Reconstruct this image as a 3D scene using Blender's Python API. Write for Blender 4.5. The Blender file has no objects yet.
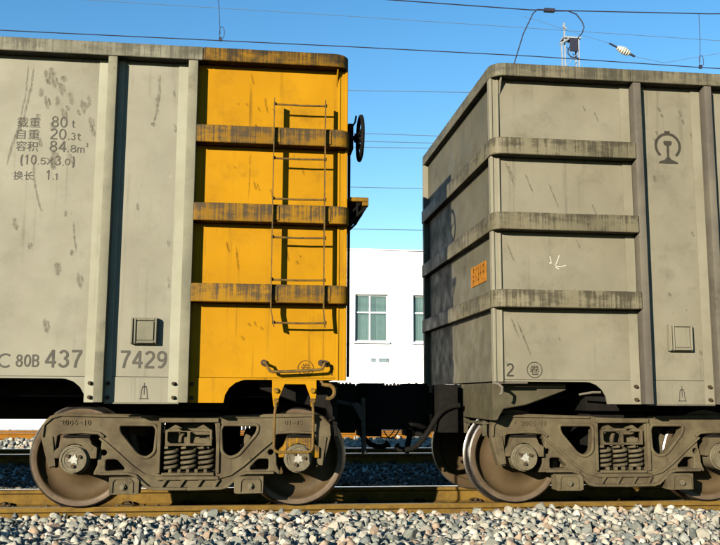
import bpy, bmesh, math, random
import numpy as np
from mathutils import Vector, Matrix
R = math.radians
rng = random.Random(7)
S = bpy.context.scene
C = S.collection

# ------------------------------------------------------------------ camera, sky, sun, exposure
def set_camera():
    cam = bpy.data.cameras.new('camera')
    cam.sensor_width = 36.0
    cam.lens = 877.07 / 720 * 36
    cam.clip_start = 0.1
    cam.clip_end = 3000
    o = bpy.data.objects.new('camera', cam)
    C.objects.link(o)
    yaw, pitch, roll = 0.1238, 0.1411, 0.0045
    fw = Vector((math.sin(yaw) * math.cos(pitch), math.cos(yaw) * math.cos(pitch), math.sin(pitch)))
    r = Vector((math.cos(yaw), -math.sin(yaw), 0))
    u = r.cross(fw)
    r2 = r * math.cos(roll) + u * math.sin(roll)
    u2 = -r * math.sin(roll) + u * math.cos(roll)
    m = Matrix((r2, u2, -fw)).transposed().to_4x4()
    m.translation = (0.0243, -7.0722, 0.9349)
    o.matrix_world = m
    S.camera = o
set_camera()

SUN = Vector((1.0, 1.34, -0.405)).normalized()        # the way the light travels
ELEV = math.asin(-SUN.z)
AZ = math.atan2(-SUN.x, -SUN.y)
world = bpy.data.worlds.new('World')
S.world = world
world.use_nodes = True
wt = world.node_tree
sky = wt.nodes.new('ShaderNodeTexSky')
sky.sky_type = 'NISHITA'
sky.sun_disc = False
sky.sun_elevation = ELEV
sky.sun_rotation = AZ
sky.altitude = 0
sky.air_density = 1.0
sky.dust_density = 0.0
sky.ozone_density = 1.6
bg = wt.nodes['Background']
bg.inputs['Strength'].default_value = 0.07
hs = wt.nodes.new('ShaderNodeHueSaturation')           # the deep, saturated blue of the photograph's film look
hs.inputs['Saturation'].default_value = 1.35
wt.links.new(sky.outputs[0], hs.inputs['Color'])
wt.links.new(hs.outputs[0], bg.inputs[0])

sl = bpy.data.lights.new('sun', 'SUN')
sl.energy = 5.0
sl.angle = R(0.5)
sl.color = (1.0, 0.89, 0.72)
so = bpy.data.objects.new('sun', sl)
so.rotation_euler = SUN.to_track_quat('-Z', 'Y').to_euler()
so.location = (-6, -9, 12)
C.objects.link(so)
S.view_settings.view_transform = 'Standard'
S.view_settings.look = 'None'
S.view_settings.exposure = 1.65
S.view_settings.gamma = 1.0
S.cycles.diffuse_bounces = 0
S.cycles.max_bounces = 8

# ------------------------------------------------------------------ materials
def new_mat(name):
    m = bpy.data.materials.new(name)
    m.use_nodes = True
    nt = m.node_tree
    return m, nt, nt.nodes['Principled BSDF']

def rgba(c):
    return (c[0], c[1], c[2], 1.0)

def coords(nt, scale, gen=False):
    tc = nt.nodes.new('ShaderNodeTexCoord')
    oi = nt.nodes.new('ShaderNodeObjectInfo')
    mul = nt.nodes.new('ShaderNodeMath'); mul.operation = 'MULTIPLY'; mul.inputs[1].default_value = 37.0
    nt.links.new(oi.outputs['Random'], mul.inputs[0])
    add = nt.nodes.new('ShaderNodeVectorMath'); add.operation = 'ADD'
    nt.links.new(tc.outputs['Object'], add.inputs[0])
    nt.links.new(mul.outputs[0], add.inputs[1])
    mp = nt.nodes.new('ShaderNodeMapping')
    mp.inputs['Scale'].default_value = scale
    nt.links.new(add.outputs[0], mp.inputs[0])
    return mp.outputs[0]

def noise(nt, scale, vec=None, detail=4.0, rough=0.6, sc=(1, 1, 1)):
    n = nt.nodes.new('ShaderNodeTexNoise')
    n.inputs['Scale'].default_value = scale
    n.inputs['Detail'].default_value = detail
    n.inputs['Roughness'].default_value = rough
    nt.links.new(vec if vec is not None else coords(nt, sc), n.inputs['Vector'])
    return n.outputs[0]

def ramp(nt, fac, a, b, va=0.0, vb=1.0):
    n = nt.nodes.new('ShaderNodeMapRange')
    n.inputs['From Min'].default_value = a
    n.inputs['From Max'].default_value = b
    n.inputs['To Min'].default_value = va
    n.inputs['To Max'].default_value = vb
    n.interpolation_type = 'SMOOTHSTEP'
    nt.links.new(fac, n.inputs['Value'])
    return n.outputs[0]

def math2(nt, op, a, b):
    n = nt.nodes.new('ShaderNodeMath'); n.operation = op
    for i, v in enumerate((a, b)):
        if isinstance(v, (int, float)):
            n.inputs[i].default_value = v
        else:
            nt.links.new(v, n.inputs[i])
    return n.outputs[0]

def mix(nt, fac, a, b):
    n = nt.nodes.new('ShaderNodeMix'); n.data_type = 'RGBA'
    if isinstance(fac, (int, float)):
        n.inputs[0].default_value = fac
    else:
        nt.links.new(fac, n.inputs[0])
    for i, v in ((6, a), (7, b)):
        if isinstance(v, (tuple, list)):
            n.inputs[i].default_value = rgba(v)
        else:
            nt.links.new(v, n.inputs[i])
    return n.outputs[2]

def bump(nt, p, h, dist=0.004, strength=0.6):
    b = nt.nodes.new('ShaderNodeBump')
    b.inputs['Distance'].default_value = dist
    b.inputs['Strength'].default_value = strength
    nt.links.new(h, b.inputs['Height'])
    nt.links.new(b.outputs[0], p.inputs['Normal'])

def paint(name, base, alt, dirt, streak=0.25, spots=0.5, topdirt=0.0, rough=0.6, grime=0.35, bscale=1.6, bumps=0.003, spec=0.12, buckle=0.0):
    """weathered paint: mottling, vertical run marks, specks of lost paint; topdirt = black runs from the upper edge"""
    m, nt, p = new_mat(name)
    mott = ramp(nt, noise(nt, bscale, detail=6), 0.3, 0.7)
    col = mix(nt, mott, base, alt)
    grim = math2(nt, 'MULTIPLY', ramp(nt, noise(nt, 3.1, detail=8, rough=0.7), 0.5, 0.78), grime)
    col = mix(nt, grim, col, dirt)
    st = ramp(nt, noise(nt, 1.0, sc=(17, 17, 0.55), detail=3), 0.56, 0.74)
    st = math2(nt, 'MULTIPLY', st, ramp(nt, noise(nt, 1.3), 0.42, 0.62))
    col = mix(nt, math2(nt, 'MULTIPLY', st, streak), col, dirt)
    sp = ramp(nt, noise(nt, 1.0, sc=(26, 26, 11), detail=2), 0.70, 0.75)
    sp = math2(nt, 'MULTIPLY', sp, ramp(nt, noise(nt, 2.1), 0.48, 0.6))
    col = mix(nt, math2(nt, 'MULTIPLY', sp, spots), col, dirt)
    ch = ramp(nt, noise(nt, 1.0, sc=(15, 15, 9), detail=4, rough=0.7), 0.70, 0.78)
    col = mix(nt, math2(nt, 'MULTIPLY', ch, 0.45), col, tuple(min(v * 1.6 + .01, .8) for v in base))
    if topdirt:
        tc = nt.nodes.new('ShaderNodeTexCoord')
        sx = nt.nodes.new('ShaderNodeSeparateXYZ')
        nt.links.new(tc.outputs['Generated'], sx.inputs[0])
        r1_ = noise(nt, 1.0, sc=(34, 34, 0.8), detail=3, rough=0.6)
        r2_ = noise(nt, 1.0, sc=(110, 110, 2.0), detail=2, rough=0.6)
        runs = math2(nt, 'ADD', math2(nt, 'MULTIPLY', r1_, 0.55), math2(nt, 'MULTIPLY', r2_, 0.45))
        lev = math2(nt, 'ADD', runs, math2(nt, 'MULTIPLY', sx.outputs[2], 0.13))
        lev = math2(nt, 'ADD', lev, math2(nt, 'MULTIPLY', noise(nt, 1.0, sc=(3.4, 3.4, 9), detail=5, rough=0.7), 0.80))
        td = ramp(nt, lev, 0.88, 1.10)
        col = mix(nt, math2(nt, 'MULTIPLY', td, topdirt), col, dirt)
    nt.links.new(col, p.inputs['Base Color'])
    rr = ramp(nt, noise(nt, 5.0), 0.3, 0.7, rough - 0.08, rough + 0.12)
    nt.links.new(rr, p.inputs['Roughness'])
    p.inputs['Specular IOR Level'].default_value = spec
    h = math2(nt, 'ADD', noise(nt, 4.0, detail=2), math2(nt, 'MULTIPLY', noise(nt, 60, detail=3), 0.12))
    if buckle:                                         # long soft buckles of thin plate between its ribs
        h = math2(nt, 'ADD', h, math2(nt, 'MULTIPLY', noise(nt, 1.7, detail=1), buckle))
    bump(nt, p, h, bumps, 0.5)
    return m

def plain(name, c, rough=0.7, metal=0.0, c2=None, sc=8.0, bm=0.002, spec=0.12):
    m, nt, p = new_mat(name)
    if c2 is None:
        c2 = tuple(v * 0.75 for v in c)
    f = noise(nt, sc, detail=6, rough=0.7)
    nt.links.new(mix(nt, ramp(nt, f, 0.3, 0.7), c, c2), p.inputs['Base Color'])
    p.inputs['Roughness'].default_value = rough
    p.inputs['Specular IOR Level'].default_value = 0.5 if metal > 0.5 else spec
    p.inputs['Metallic'].default_value = metal
    if bm:
        bump(nt, p, noise(nt, sc * 5, detail=4), bm, 0.6)
    return m

M = {}
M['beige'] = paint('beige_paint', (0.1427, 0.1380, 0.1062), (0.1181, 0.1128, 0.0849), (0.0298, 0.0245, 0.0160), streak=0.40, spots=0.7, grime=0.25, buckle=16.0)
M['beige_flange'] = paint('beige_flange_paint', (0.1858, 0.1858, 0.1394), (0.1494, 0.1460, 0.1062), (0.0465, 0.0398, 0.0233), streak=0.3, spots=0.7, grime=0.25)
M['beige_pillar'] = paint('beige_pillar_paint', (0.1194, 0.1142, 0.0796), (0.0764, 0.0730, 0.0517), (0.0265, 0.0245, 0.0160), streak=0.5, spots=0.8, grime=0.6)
M['beige_rim'] = paint('beige_chord_paint', (0.1261, 0.1208, 0.0902), (0.0764, 0.0730, 0.0517), (0.0233, 0.0219, 0.0146), streak=0.5, spots=0.8, grime=0.7, topdirt=0.6, bscale=6)
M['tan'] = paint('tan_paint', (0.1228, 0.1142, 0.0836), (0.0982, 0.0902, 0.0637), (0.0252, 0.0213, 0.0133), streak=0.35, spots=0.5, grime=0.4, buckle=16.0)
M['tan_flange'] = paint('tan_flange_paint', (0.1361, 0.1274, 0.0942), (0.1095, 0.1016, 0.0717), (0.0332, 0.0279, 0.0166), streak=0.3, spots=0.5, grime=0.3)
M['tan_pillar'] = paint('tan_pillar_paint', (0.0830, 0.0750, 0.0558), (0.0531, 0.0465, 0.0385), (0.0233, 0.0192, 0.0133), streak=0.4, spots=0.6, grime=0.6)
M['tan_band'] = paint('tan_band_paint', (0.0995, 0.0890, 0.0570), (0.0664, 0.0597, 0.0371), (0.0213, 0.0186, 0.0119), streak=0.4, spots=0.6, grime=0.6, topdirt=0.85)
M['tan_rim'] = paint('tan_chord_paint', (0.0929, 0.0836, 0.0544), (0.0597, 0.0544, 0.0359), (0.0199, 0.0186, 0.0133), streak=0.5, spots=0.6, grime=0.7, topdirt=0.7, bscale=6)
M['tan_end'] = paint('grimy_shade_toned_tan_end_paint', (0.0698, 0.0645, 0.0430), (0.0483, 0.0446, 0.0290), (0.0150, 0.0139, 0.0091), streak=0.6, spots=0.5, grime=0.7)  # dirty end wall, its colour darkened further to deepen the shadow there
M['yellow'] = paint('yellow_paint', (0.232, 0.115, 0.0026), (0.195, 0.094, 0.0024), (0.050, 0.026, 0.005), streak=0.65, spots=0.8, grime=0.40, buckle=12.0, spec=0.04)
M['yellow_band'] = paint('yellow_band_paint', (0.1560, 0.0796, 0.0046), (0.1062, 0.0551, 0.0053), (0.0298, 0.0233, 0.0146), streak=0.75, spots=0.8, grime=0.75, topdirt=0.92, spec=0.05)
M['yellow_rim'] = paint('yellow_chord_paint', (0.1261, 0.0650, 0.0046), (0.0497, 0.0298, 0.0066), (0.0146, 0.0119, 0.0080), streak=0.7, spots=0.9, grime=1.0, topdirt=0.92, bscale=9, spec=0.05)
M['yellow_rod'] = plain('dirty_yellow_rod', (0.0995, 0.0564, 0.0093), 0.65, 0, (0.0365, 0.0252, 0.0119), 20)
M['frame'] = paint('dusty_cast_steel', (0.0655, 0.0540, 0.0303), (0.0409, 0.0311, 0.0180), (0.0114, 0.0082, 0.0057), streak=0.4, spots=0.8, grime=0.8, rough=0.75, bscale=6, bumps=0.008)
M['spring'] = plain('dusty_spring_steel', (0.0688, 0.0573, 0.0347), 0.65, 0, (0.0299, 0.0245, 0.0155), 14)
M['wheel'] = paint('rust_dusted_wheel', (0.0477, 0.0326, 0.0152), (0.0360, 0.0230, 0.0107), (0.0135, 0.0100, 0.0068), streak=0.1, spots=0.5, grime=0.6, rough=0.65, bscale=4)
M['tread'] = plain('worn_wheel_tread', (0.40, 0.38, 0.36), 0.3, 1.0, (0.22, 0.19, 0.16), 9, 0.001)
M['rimface'] = plain('wheel_rim_face', (0.0732, 0.0537, 0.0354), 0.5, 0.1, (0.0457, 0.0317, 0.0196), 9, 0.001)
M['cap'] = plain('bearing_cap_steel', (0.0863, 0.0750, 0.0478), 0.55, 0, (0.0531, 0.0451, 0.0279), 18)
M['bright'] = plain('bare_bright_steel', (0.2389, 0.2389, 0.2124), 0.45, 0.1, (0.1659, 0.1593, 0.1327), 30)
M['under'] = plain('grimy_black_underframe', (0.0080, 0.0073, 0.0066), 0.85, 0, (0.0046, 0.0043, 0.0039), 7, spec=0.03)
M['endsill'] = plain('olive_grey_end_sill', (0.0465, 0.0412, 0.0239), 0.75, 0, (0.0305, 0.0265, 0.0160), 6)
M['hose'] = plain('grey_air_hose', (0.0497, 0.0485, 0.0438), 0.7, 0, (0.0233, 0.0226, 0.0199), 10)
M['ink'] = plain('grey_stencil_ink', (0.0345, 0.0325, 0.0265), 0.7, 0, (0.0478, 0.0451, 0.0365), 30, 0)
M['ink_dark'] = plain('dark_stencil_ink', (0.0172, 0.0160, 0.0119), 0.7, 0, (0.0279, 0.0245, 0.0186), 30, 0)
M['ink_yellow'] = plain('brown_stencil_ink', (0.0497, 0.0219, 0.0027), 0.7, 0, (0.0796, 0.0365, 0.0034), 30, 0)
M['drip'] = plain('dark_drip_stain', (0.0365, 0.0312, 0.0199), 0.8, 0, (0.0664, 0.0597, 0.0412), 25, 0)
M['drip_yellow'] = plain('brown_drip_stain', (0.0929, 0.0438, 0.0039), 0.8, 0, (0.0531, 0.0265, 0.0039), 25, 0)
M['orange'] = plain('orange_placard', (0.2389, 0.0995, 0.0039), 0.7, 0, (0.1593, 0.0597, 0.0039), 22, 0.001)
M['placard_ink'] = plain('placard_ink', (0.0796, 0.0345, 0.0039), 0.8, 0, (0.1194, 0.0465, 0.0039), 40, 0)
M['railhead'] = plain('polished_rail_head', (0.50, 0.48, 0.46), 0.28, 1.0, (0.36, 0.33, 0.29), 5, 0.0005)
M['rust'] = plain('ochre_rusty_rail', (0.108, 0.064, 0.010), 0.85, 0, (0.058, 0.034, 0.008), 7, 0.003)
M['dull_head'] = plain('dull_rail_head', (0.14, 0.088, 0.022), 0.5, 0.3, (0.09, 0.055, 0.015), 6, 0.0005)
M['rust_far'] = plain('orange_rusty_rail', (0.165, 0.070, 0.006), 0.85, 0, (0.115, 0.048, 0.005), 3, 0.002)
M['concrete'] = plain('sleeper_concrete', (0.1327, 0.1228, 0.0995), 0.85, 0, (0.0929, 0.0849, 0.0664), 8, 0.004)
M['clip'] = plain('rusty_clip', (0.0432, 0.0265, 0.0133), 0.7, 0, (0.0199, 0.0153, 0.0099), 20)
M['white'] = paint('white_render', (0.82, 0.82, 0.80), (0.78, 0.78, 0.76), (0.6, 0.58, 0.54), streak=0.12, spots=0.1, grime=0.1, rough=0.8)
M['white_frame'] = plain('white_window_frame', (0.78, 0.79, 0.78), 0.5, 0, (0.70, 0.72, 0.72), 6, 0)
M['curtain'] = plain('pale_teal_curtain', (0.1746, 0.2670, 0.2568), 0.9, 0, (0.0924, 0.1540, 0.1540), 3, 0)
M['room'] = plain('dim_room', (0.0531, 0.0696, 0.0730), 0.9, 0, (0.0332, 0.0465, 0.0531), 2, 0)
M['plaque'] = plain('blue_grey_plaque', (0.1460, 0.1858, 0.2057), 0.6, 0, (0.1128, 0.1526, 0.1725), 9, 0)
M['wire'] = plain('dark_overhead_wire', (0.018, 0.020, 0.034), 0.6, 0, (0.013, 0.014, 0.025), 3, 0)
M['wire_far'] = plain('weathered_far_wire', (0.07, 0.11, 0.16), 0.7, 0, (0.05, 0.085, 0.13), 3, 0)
M['galv'] = plain('galvanised_mast', (0.1970, 0.2136, 0.2299), 0.5, 0.0, (0.1424, 0.1588, 0.1751), 6, 0)
M['porcelain'] = plain('pale_porcelain', (0.34, 0.34, 0.29), 0.35, 0, (0.24, 0.235, 0.19), 12, 0)
M['fence'] = plain('dark_fence_paint', (0.0166, 0.0153, 0.0153), 0.7, 0, (0.0106, 0.0106, 0.0106), 6)

def ragged(m, sc, lo=0.25, hi=0.70, top=0.8, soft=True):
    nt = m.node_tree
    p = nt.nodes['Principled BSDF']
    a = ramp(nt, noise(nt, 1.0, sc=sc, detail=5, rough=0.75), lo, hi, 0.0, top)
    if soft:
        at = nt.nodes.new('ShaderNodeAttribute'); at.attribute_name = 'soft'
        a = math2(nt, 'MULTIPLY', a, at.outputs['Fac'])
    nt.links.new(a, p.inputs['Alpha'])
ragged(M['orange'], (45, 45, 45), 0.30, 0.42, 1.0, False); ragged(M['drip'], (120, 120, 26), .3, .75, .75); ragged(M['drip_yellow'], (110, 110, 26), .3, .75, .75)
M['chalk'] = plain('white_chalk', (0.34, 0.33, 0.28), 0.9, 0, (0.24, 0.22, 0.17), 60, 0)

def glass_mat():
    m, nt, p = new_mat('window_glass')
    p.inputs['Base Color'].default_value = (0.10, 0.17, 0.17, 1)
    p.inputs['Roughness'].default_value = 0.04
    p.inputs['Alpha'].default_value = 0.35
    return m
M['glass'] = glass_mat()

def stone_mat(name='ballast_stone', shade_tone=0.0):
    m, nt, p = new_mat(name)
    g = nt.nodes.new('ShaderNodeNewGeometry')
    oi = nt.nodes.new('ShaderNodeObjectInfo')
    f = math2(nt, 'FRACT', math2(nt, 'ADD', g.outputs['Random Per Island'], oi.outputs['Random']), 0.0)
    cr = nt.nodes.new('ShaderNodeValToRGB')
    cr.color_ramp.interpolation = 'CONSTANT'
    cols = [(0.0, (0.153, 0.156, 0.130)), (0.14, (0.232, 0.220, 0.181)), (0.28, (0.121, 0.132, 0.116)), (0.40, (0.306, 0.278, 0.223)),
            (0.52, (0.213, 0.158, 0.112)), (0.60, (0.177, 0.186, 0.165)), (0.72, (0.343, 0.325, 0.269)), (0.80, (0.260, 0.194, 0.143)), (0.87, (0.092, 0.105, 0.102)), (0.94, (0.251, 0.246, 0.209))]
    el = cr.color_ramp.elements
    el[0].position, el[0].color = 0.0, rgba(cols[0][1])
    el[1].position, el[1].color = cols[1][0], rgba(cols[1][1])
    for pos, c in cols[2:]:
        e = el.new(pos); e.color = rgba(c)
    nt.links.new(f, cr.inputs[0])
    n = noise(nt, 45, detail=5, rough=0.7)
    n2 = noise(nt, 14, detail=3)
    col = mix(nt, ramp(nt, n, 0.35, 0.75, 0.0, 0.45), cr.outputs[0], (0.08, 0.072, 0.058))
    col = mix(nt, ramp(nt, n2, 0.55, 0.8, 0.0, 0.4), col, (0.22, 0.15, 0.08))
    if shade_tone:                                           # shadow under and behind the wagons, mixed into the stone colour
        col = mix(nt, shade_tone, col, (0.012, 0.010, 0.008))
    nt.links.new(col, p.inputs['Base Color'])
    p.inputs['Roughness'].default_value = 0.85
    p.inputs['Specular IOR Level'].default_value = 0.15
    bump(nt, p, n, 0.006, 0.7)
    return m
M['stone'] = stone_mat()
M['shade_toned_stone'] = stone_mat('shade_toned_ballast_stone', 0.72)

def ground_mat():
    m, nt, p = new_mat('gravelly_ground')
    v = nt.nodes.new('ShaderNodeTexVoronoi')
    v.inputs['Scale'].default_value = 14
    nt.links.new(coords(nt, (1, 1, 1)), v.inputs['Vector'])
    hs = nt.nodes.new('ShaderNodeSeparateColor')
    nt.links.new(v.outputs['Color'], hs.inputs[0])
    col = mix(nt, ramp(nt, hs.outputs[0], 0, 1), (0.11, 0.105, 0.085), (0.27, 0.25, 0.20))
    nt.links.new(col, p.inputs['Base Color'])
    p.inputs['Roughness'].default_value = 0.9
    bump(nt, p, v.outputs['Distance'], 0.05, 0.9)
    return m
M['ground'] = ground_mat()

# ------------------------------------------------------------------ helpers
WL = {}                                                # world place of every object that has children

def tag(o, label=None, cat=None, group=None, kind=None):
    if label: o['label'] = label
    if cat: o['category'] = cat
    if group: o['group'] = group
    if kind: o['kind'] = kind
    return o

def empty(name, loc, label, cat, group=None):
    o = bpy.data.objects.new(name, None)
    o.empty_display_size = 0.3
    C.objects.link(o)
    o.location = loc
    WL[o.name] = Vector(loc)
    return tag(o, label, cat, group)

def link(name, me, parent=None, at=(0, 0, 0)):
    """me holds vertices relative to at (a world place)"""
    o = bpy.data.objects.new(name, me)
    C.objects.link(o)
    at = Vector(at)
    if parent is not None:
        o.parent = parent
        o.location = at - WL[parent.name]
    else:
        o.location = at
    WL[o.name] = at
    return o

def copy_tree(o, delta, parent=None):
    c = o.copy()
    C.objects.link(c)
    if parent is not None:
        c.parent = parent
    c.location = Vector(o.location) + Vector(delta)
    WL[c.name] = WL[o.name] + Vector(delta)
    for ch in list(o.children):
        copy_tree_child(ch, c, delta)
    return c

def copy_tree_child(ch, parent, delta):
    c = ch.copy()
    C.objects.link(c)
    c.parent = parent
    WL[c.name] = WL[ch.name] + Vector(delta)
    for g in list(ch.children):
        copy_tree_child(g, c, delta)

class MB:
    def __init__(s):
        s.v, s.f, s.m = [], [], []
    def add(s, vs, fs, mi=0):
        b = len(s.v)
        s.v += [tuple(x) for x in vs]
        s.f += [tuple(i + b for i in f) for f in fs]
        s.m += [mi] * len(fs)
        return s
    def box(s, x0, x1, y0, y1, z0, z1, mi=0):
        x0, x1 = min(x0, x1), max(x0, x1)
        y0, y1 = min(y0, y1), max(y0, y1)
        vs = [(x, y, z) for z in (z0, z1) for y in (y0, y1) for x in (x0, x1)]
        return s.add(vs, [(0, 2, 3, 1), (4, 5, 7, 6), (0, 1, 5, 4), (2, 6, 7, 3), (0, 4, 6, 2), (1, 3, 7, 5)], mi)
    def prism(s, poly, y0, y1, mi=0, axis='y'):
        """polygon in XZ pushed along Y ('y'), in XY along Z ('z') or in YZ along X ('x')"""
        area = sum(poly[i][0] * poly[(i + 1) % len(poly)][1] - poly[(i + 1) % len(poly)][0] * poly[i][1] for i in range(len(poly)))
        if area < 0: poly = poly[::-1]
        n = len(poly)
        put = {'y': lambda a, b, c: (a, c, b), 'z': lambda a, b, c: (a, b, c), 'x': lambda a, b, c: (c, a, b)}[axis]
        vs = [put(a, b, y0) for a, b in poly] + [put(a, b, y1) for a, b in poly]
        fs = [tuple(range(n)), tuple(range(2 * n - 1, n - 1, -1))] + [(i, i + n, (i + 1) % n + n, (i + 1) % n) for i in range(n)]
        if axis in ('z', 'x'):
            fs = [f[::-1] for f in fs]
        return s.add(vs, fs, mi)
    def tube(s, path, r, n=8, mi=0, close=False):
        P = [Vector(p) for p in path]
        k = len(P)
        rings = []
        prev = None
        for i in range(k):
            if close:
                t = (P[(i + 1) % k] - P[i - 1]).normalized()
            else:
                t = (P[min(i + 1, k - 1)] - P[max(i - 1, 0)]).normalized()
            if prev is None:
                a = Vector((0, 0, 1)) if abs(t.z) < 0.9 else Vector((1, 0, 0))
                u = t.cross(a).normalized()
            else:
                u = (prev - t * prev.dot(t)).normalized()
            prev = u
            w = t.cross(u)
            rr = r[i] if isinstance(r, (list, tuple)) else r
            rings.append([P[i] + (u * math.cos(2 * math.pi * j / n) + w * math.sin(2 * math.pi * j / n)) * rr for j in range(n)])
        vs = [p for ring in rings for p in ring]
        fs = []
        for i in range(k if close else k - 1):
            a, b = i * n, ((i + 1) % k) * n
            fs += [(a + j, a + (j + 1) % n, b + (j + 1) % n, b + j) for j in range(n)]
        if not close:
            fs += [tuple(range(n - 1, -1, -1)), tuple((k - 1) * n + j for j in range(n))]
        return s.add(vs, fs, mi)
    def lathe(s, prof, cx, cz, n=48, mats=None, closed=False):
        """profile of (radius, y) turned round the Y axis through cx, cz"""
        vs, fs, ms = [], [], []
        for r, y in prof:
            vs += [(cx + r * math.cos(2 * math.pi * j / n), y, cz + r * math.sin(2 * math.pi * j / n)) for j in range(n)]
        k = len(prof)
        b = len(s.v)
        s.v += vs
        for i in range(k if closed else k - 1):
            a, c = i * n, ((i + 1) % k) * n
            for j in range(n):
                s.f.append((b + a + j, b + a + (j + 1) % n, b + c + (j + 1) % n, b + c + j))
                s.m.append(mats[i] if mats else 0)
        return s
    def cyl(s, cx, cz, r, y0, y1, n=12, mi=0):
        vs = [(cx + r * math.cos(2 * math.pi * j / n), y, cz + r * math.sin(2 * math.pi * j / n)) for y in (y0, y1) for j in range(n)]
        fs = [(j, (j + 1) % n, (j + 1) % n + n, j + n) for j in range(n)] + [tuple(range(n - 1, -1, -1)), tuple(range(n, 2 * n))]
        return s.add(vs, fs, mi)
    def mesh(s, name, mats, at=(0, 0, 0), bevel=0, seg=2, smooth=35):
        me = bpy.data.meshes.new(name)
        a = Vector(at)
        me.from_pydata([(v[0] - a.x, v[1] - a.y, v[2] - a.z) for v in s.v], [], s.f)
        me.polygons.foreach_set('material_index', s.m)
        for m in (mats if isinstance(mats, (list, tuple)) else [mats]):
            me.materials.append(m)
        bm = bmesh.new(); bm.from_mesh(me)
        bmesh.ops.recalc_face_normals(bm, faces=bm.faces)
        if bevel:
            ed = [e for e in bm.edges if len(e.link_faces) == 2 and e.calc_face_angle(0) > 0.6]
            bmesh.ops.bevel(bm, geom=ed, offset=bevel, segments=seg, affect='EDGES', profile=0.6, clamp_overlap=True)
        bm.to_mesh(me); bm.free()
        if smooth:
            me.polygons.foreach_set('use_smooth', [True] * len(me.polygons))
            me.set_sharp_from_angle(angle=R(smooth))
        return me
    def build(s, name, mats, parent=None, at=None, bevel=0, seg=2, smooth=35):
        if at is None:
            at = WL[parent.name] if parent is not None else (0, 0, 0)
        return link(name, s.mesh(name, mats, at, bevel, seg, smooth), parent, at)

def arc(cx, cz, r, a0, a1, n=8):
    return [(cx + r * math.cos(R(a0 + (a1 - a0) * i / n)), cz + r * math.sin(R(a0 + (a1 - a0) * i / n))) for i in range(n + 1)]

def round_poly(poly, r, n=4):
    out = []
    k = len(poly)
    for i in range(k):
        p = Vector(poly[i]); a = Vector(poly[i - 1]); b = Vector(poly[(i + 1) % k])
        da, db = (a - p), (b - p)
        rr = min(r, da.length * 0.45, db.length * 0.45)
        p0 = p + da.normalized() * rr
        p1 = p + db.normalized() * rr
        for j in range(n + 1):
            t = j / n
            q = p0 * (1 - t) ** 2 + p * 2 * t * (1 - t) + p1 * t ** 2
            out.append((q.x, q.y))
    return out

def holed_plate(name, outer, holes, y0, y1, mat, bevel=0.008):
    """plate in XZ with holes, from y0 to y1, with rounded edges; a mesh in world-like coordinates"""
    cu = bpy.data.curves.new(name, 'CURVE')
    cu.dimensions = '2D'; cu.fill_mode = 'BOTH'
    cu.extrude = (y1 - y0) / 2 - bevel
    cu.bevel_depth = bevel; cu.bevel_resolution = 2; cu.offset = -bevel
    for pl in [outer] + holes:
        sp = cu.splines.new('POLY')
        sp.points.add(len(pl) - 1)
        for i, (a, b) in enumerate(pl):
            sp.points[i].co = (a, b, 0, 1)
        sp.use_cyclic_u = True
    o = bpy.data.objects.new(name, cu)
    C.objects.link(o)
    dg = bpy.context.evaluated_depsgraph_get(); dg.update()
    me = bpy.data.meshes.new_from_object(o.evaluated_get(dg))
    bpy.data.objects.remove(o); bpy.data.curves.remove(cu)
    co = np.empty(len(me.vertices) * 3); me.vertices.foreach_get('co', co)
    co = co.reshape(-1, 3)
    ym = (y0 + y1) / 2
    co2 = np.stack([co[:, 0], ym - co[:, 2], co[:, 1]], 1)
    me.vertices.foreach_set('co', co2.ravel())
    me.materials.clear(); me.materials.append(mat)
    me.polygons.foreach_set('use_smooth', [True] * len(me.polygons))
    me.set_sharp_from_angle(angle=R(40))
    me.name = name
    return me

def text_mesh(body, x0, x1, z0, z1, y, depth=0.0, bold=0.0, spacing=1.0):
    cu = bpy.data.curves.new('lettering', 'FONT')
    cu.body = body
    cu.size = 1.0
    cu.offset = bold
    cu.space_character = spacing
    cu.extrude = 0.0
    cu.resolution_u = 6
    o = bpy.data.objects.new('lettering', cu)
    C.objects.link(o)
    dg = bpy.context.evaluated_depsgraph_get(); dg.update()
    me = bpy.data.meshes.new_from_object(o.evaluated_get(dg))
    bpy.data.objects.remove(o); bpy.data.curves.remove(cu)
    n = len(me.vertices)
    co = np.empty(n * 3); me.vertices.foreach_get('co', co); co = co.reshape(-1, 3)
    lo, hi = co.min(0), co.max(0)
    sx = (x1 - x0) / max(hi[0] - lo[0], 1e-6); sz = (z1 - z0) / max(hi[1] - lo[1], 1e-6)
    out = np.stack([x0 + (co[:, 0] - lo[0]) * sx, np.full(n, y), z0 + (co[:, 1] - lo[1]) * sz], 1)
    fs = [tuple(p.vertices) for p in me.polygons]
    bpy.data.meshes.remove(me)
    mb = MB()
    if depth:
        base = out.copy()
        mb.add([tuple(v) for v in base], fs)
        edges = {}
        for f in fs:
            for i in range(len(f)):
                e = (f[i], f[(i + 1) % len(f)])
                edges[tuple(sorted(e))] = edges.get(tuple(sorted(e)), 0) + 1
        back = [(v[0], v[1] + depth, v[2]) for v in base]
        b = len(mb.v); mb.v += back
        for (i, j), c in edges.items():
            if c == 1:
                mb.f.append((i, j, b + j, b + i)); mb.m.append(0)
    else:
        mb.add([tuple(v) for v in out], fs)
    return mb

def write(parent, name, body, x0, x1, z0, z1, y, mat, bold=0.0, depth=0.0, spacing=1.0):
    return text_mesh(body, x0, x1, z0, z1, y, depth, bold, spacing).build(name, mat, parent, smooth=0)

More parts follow.
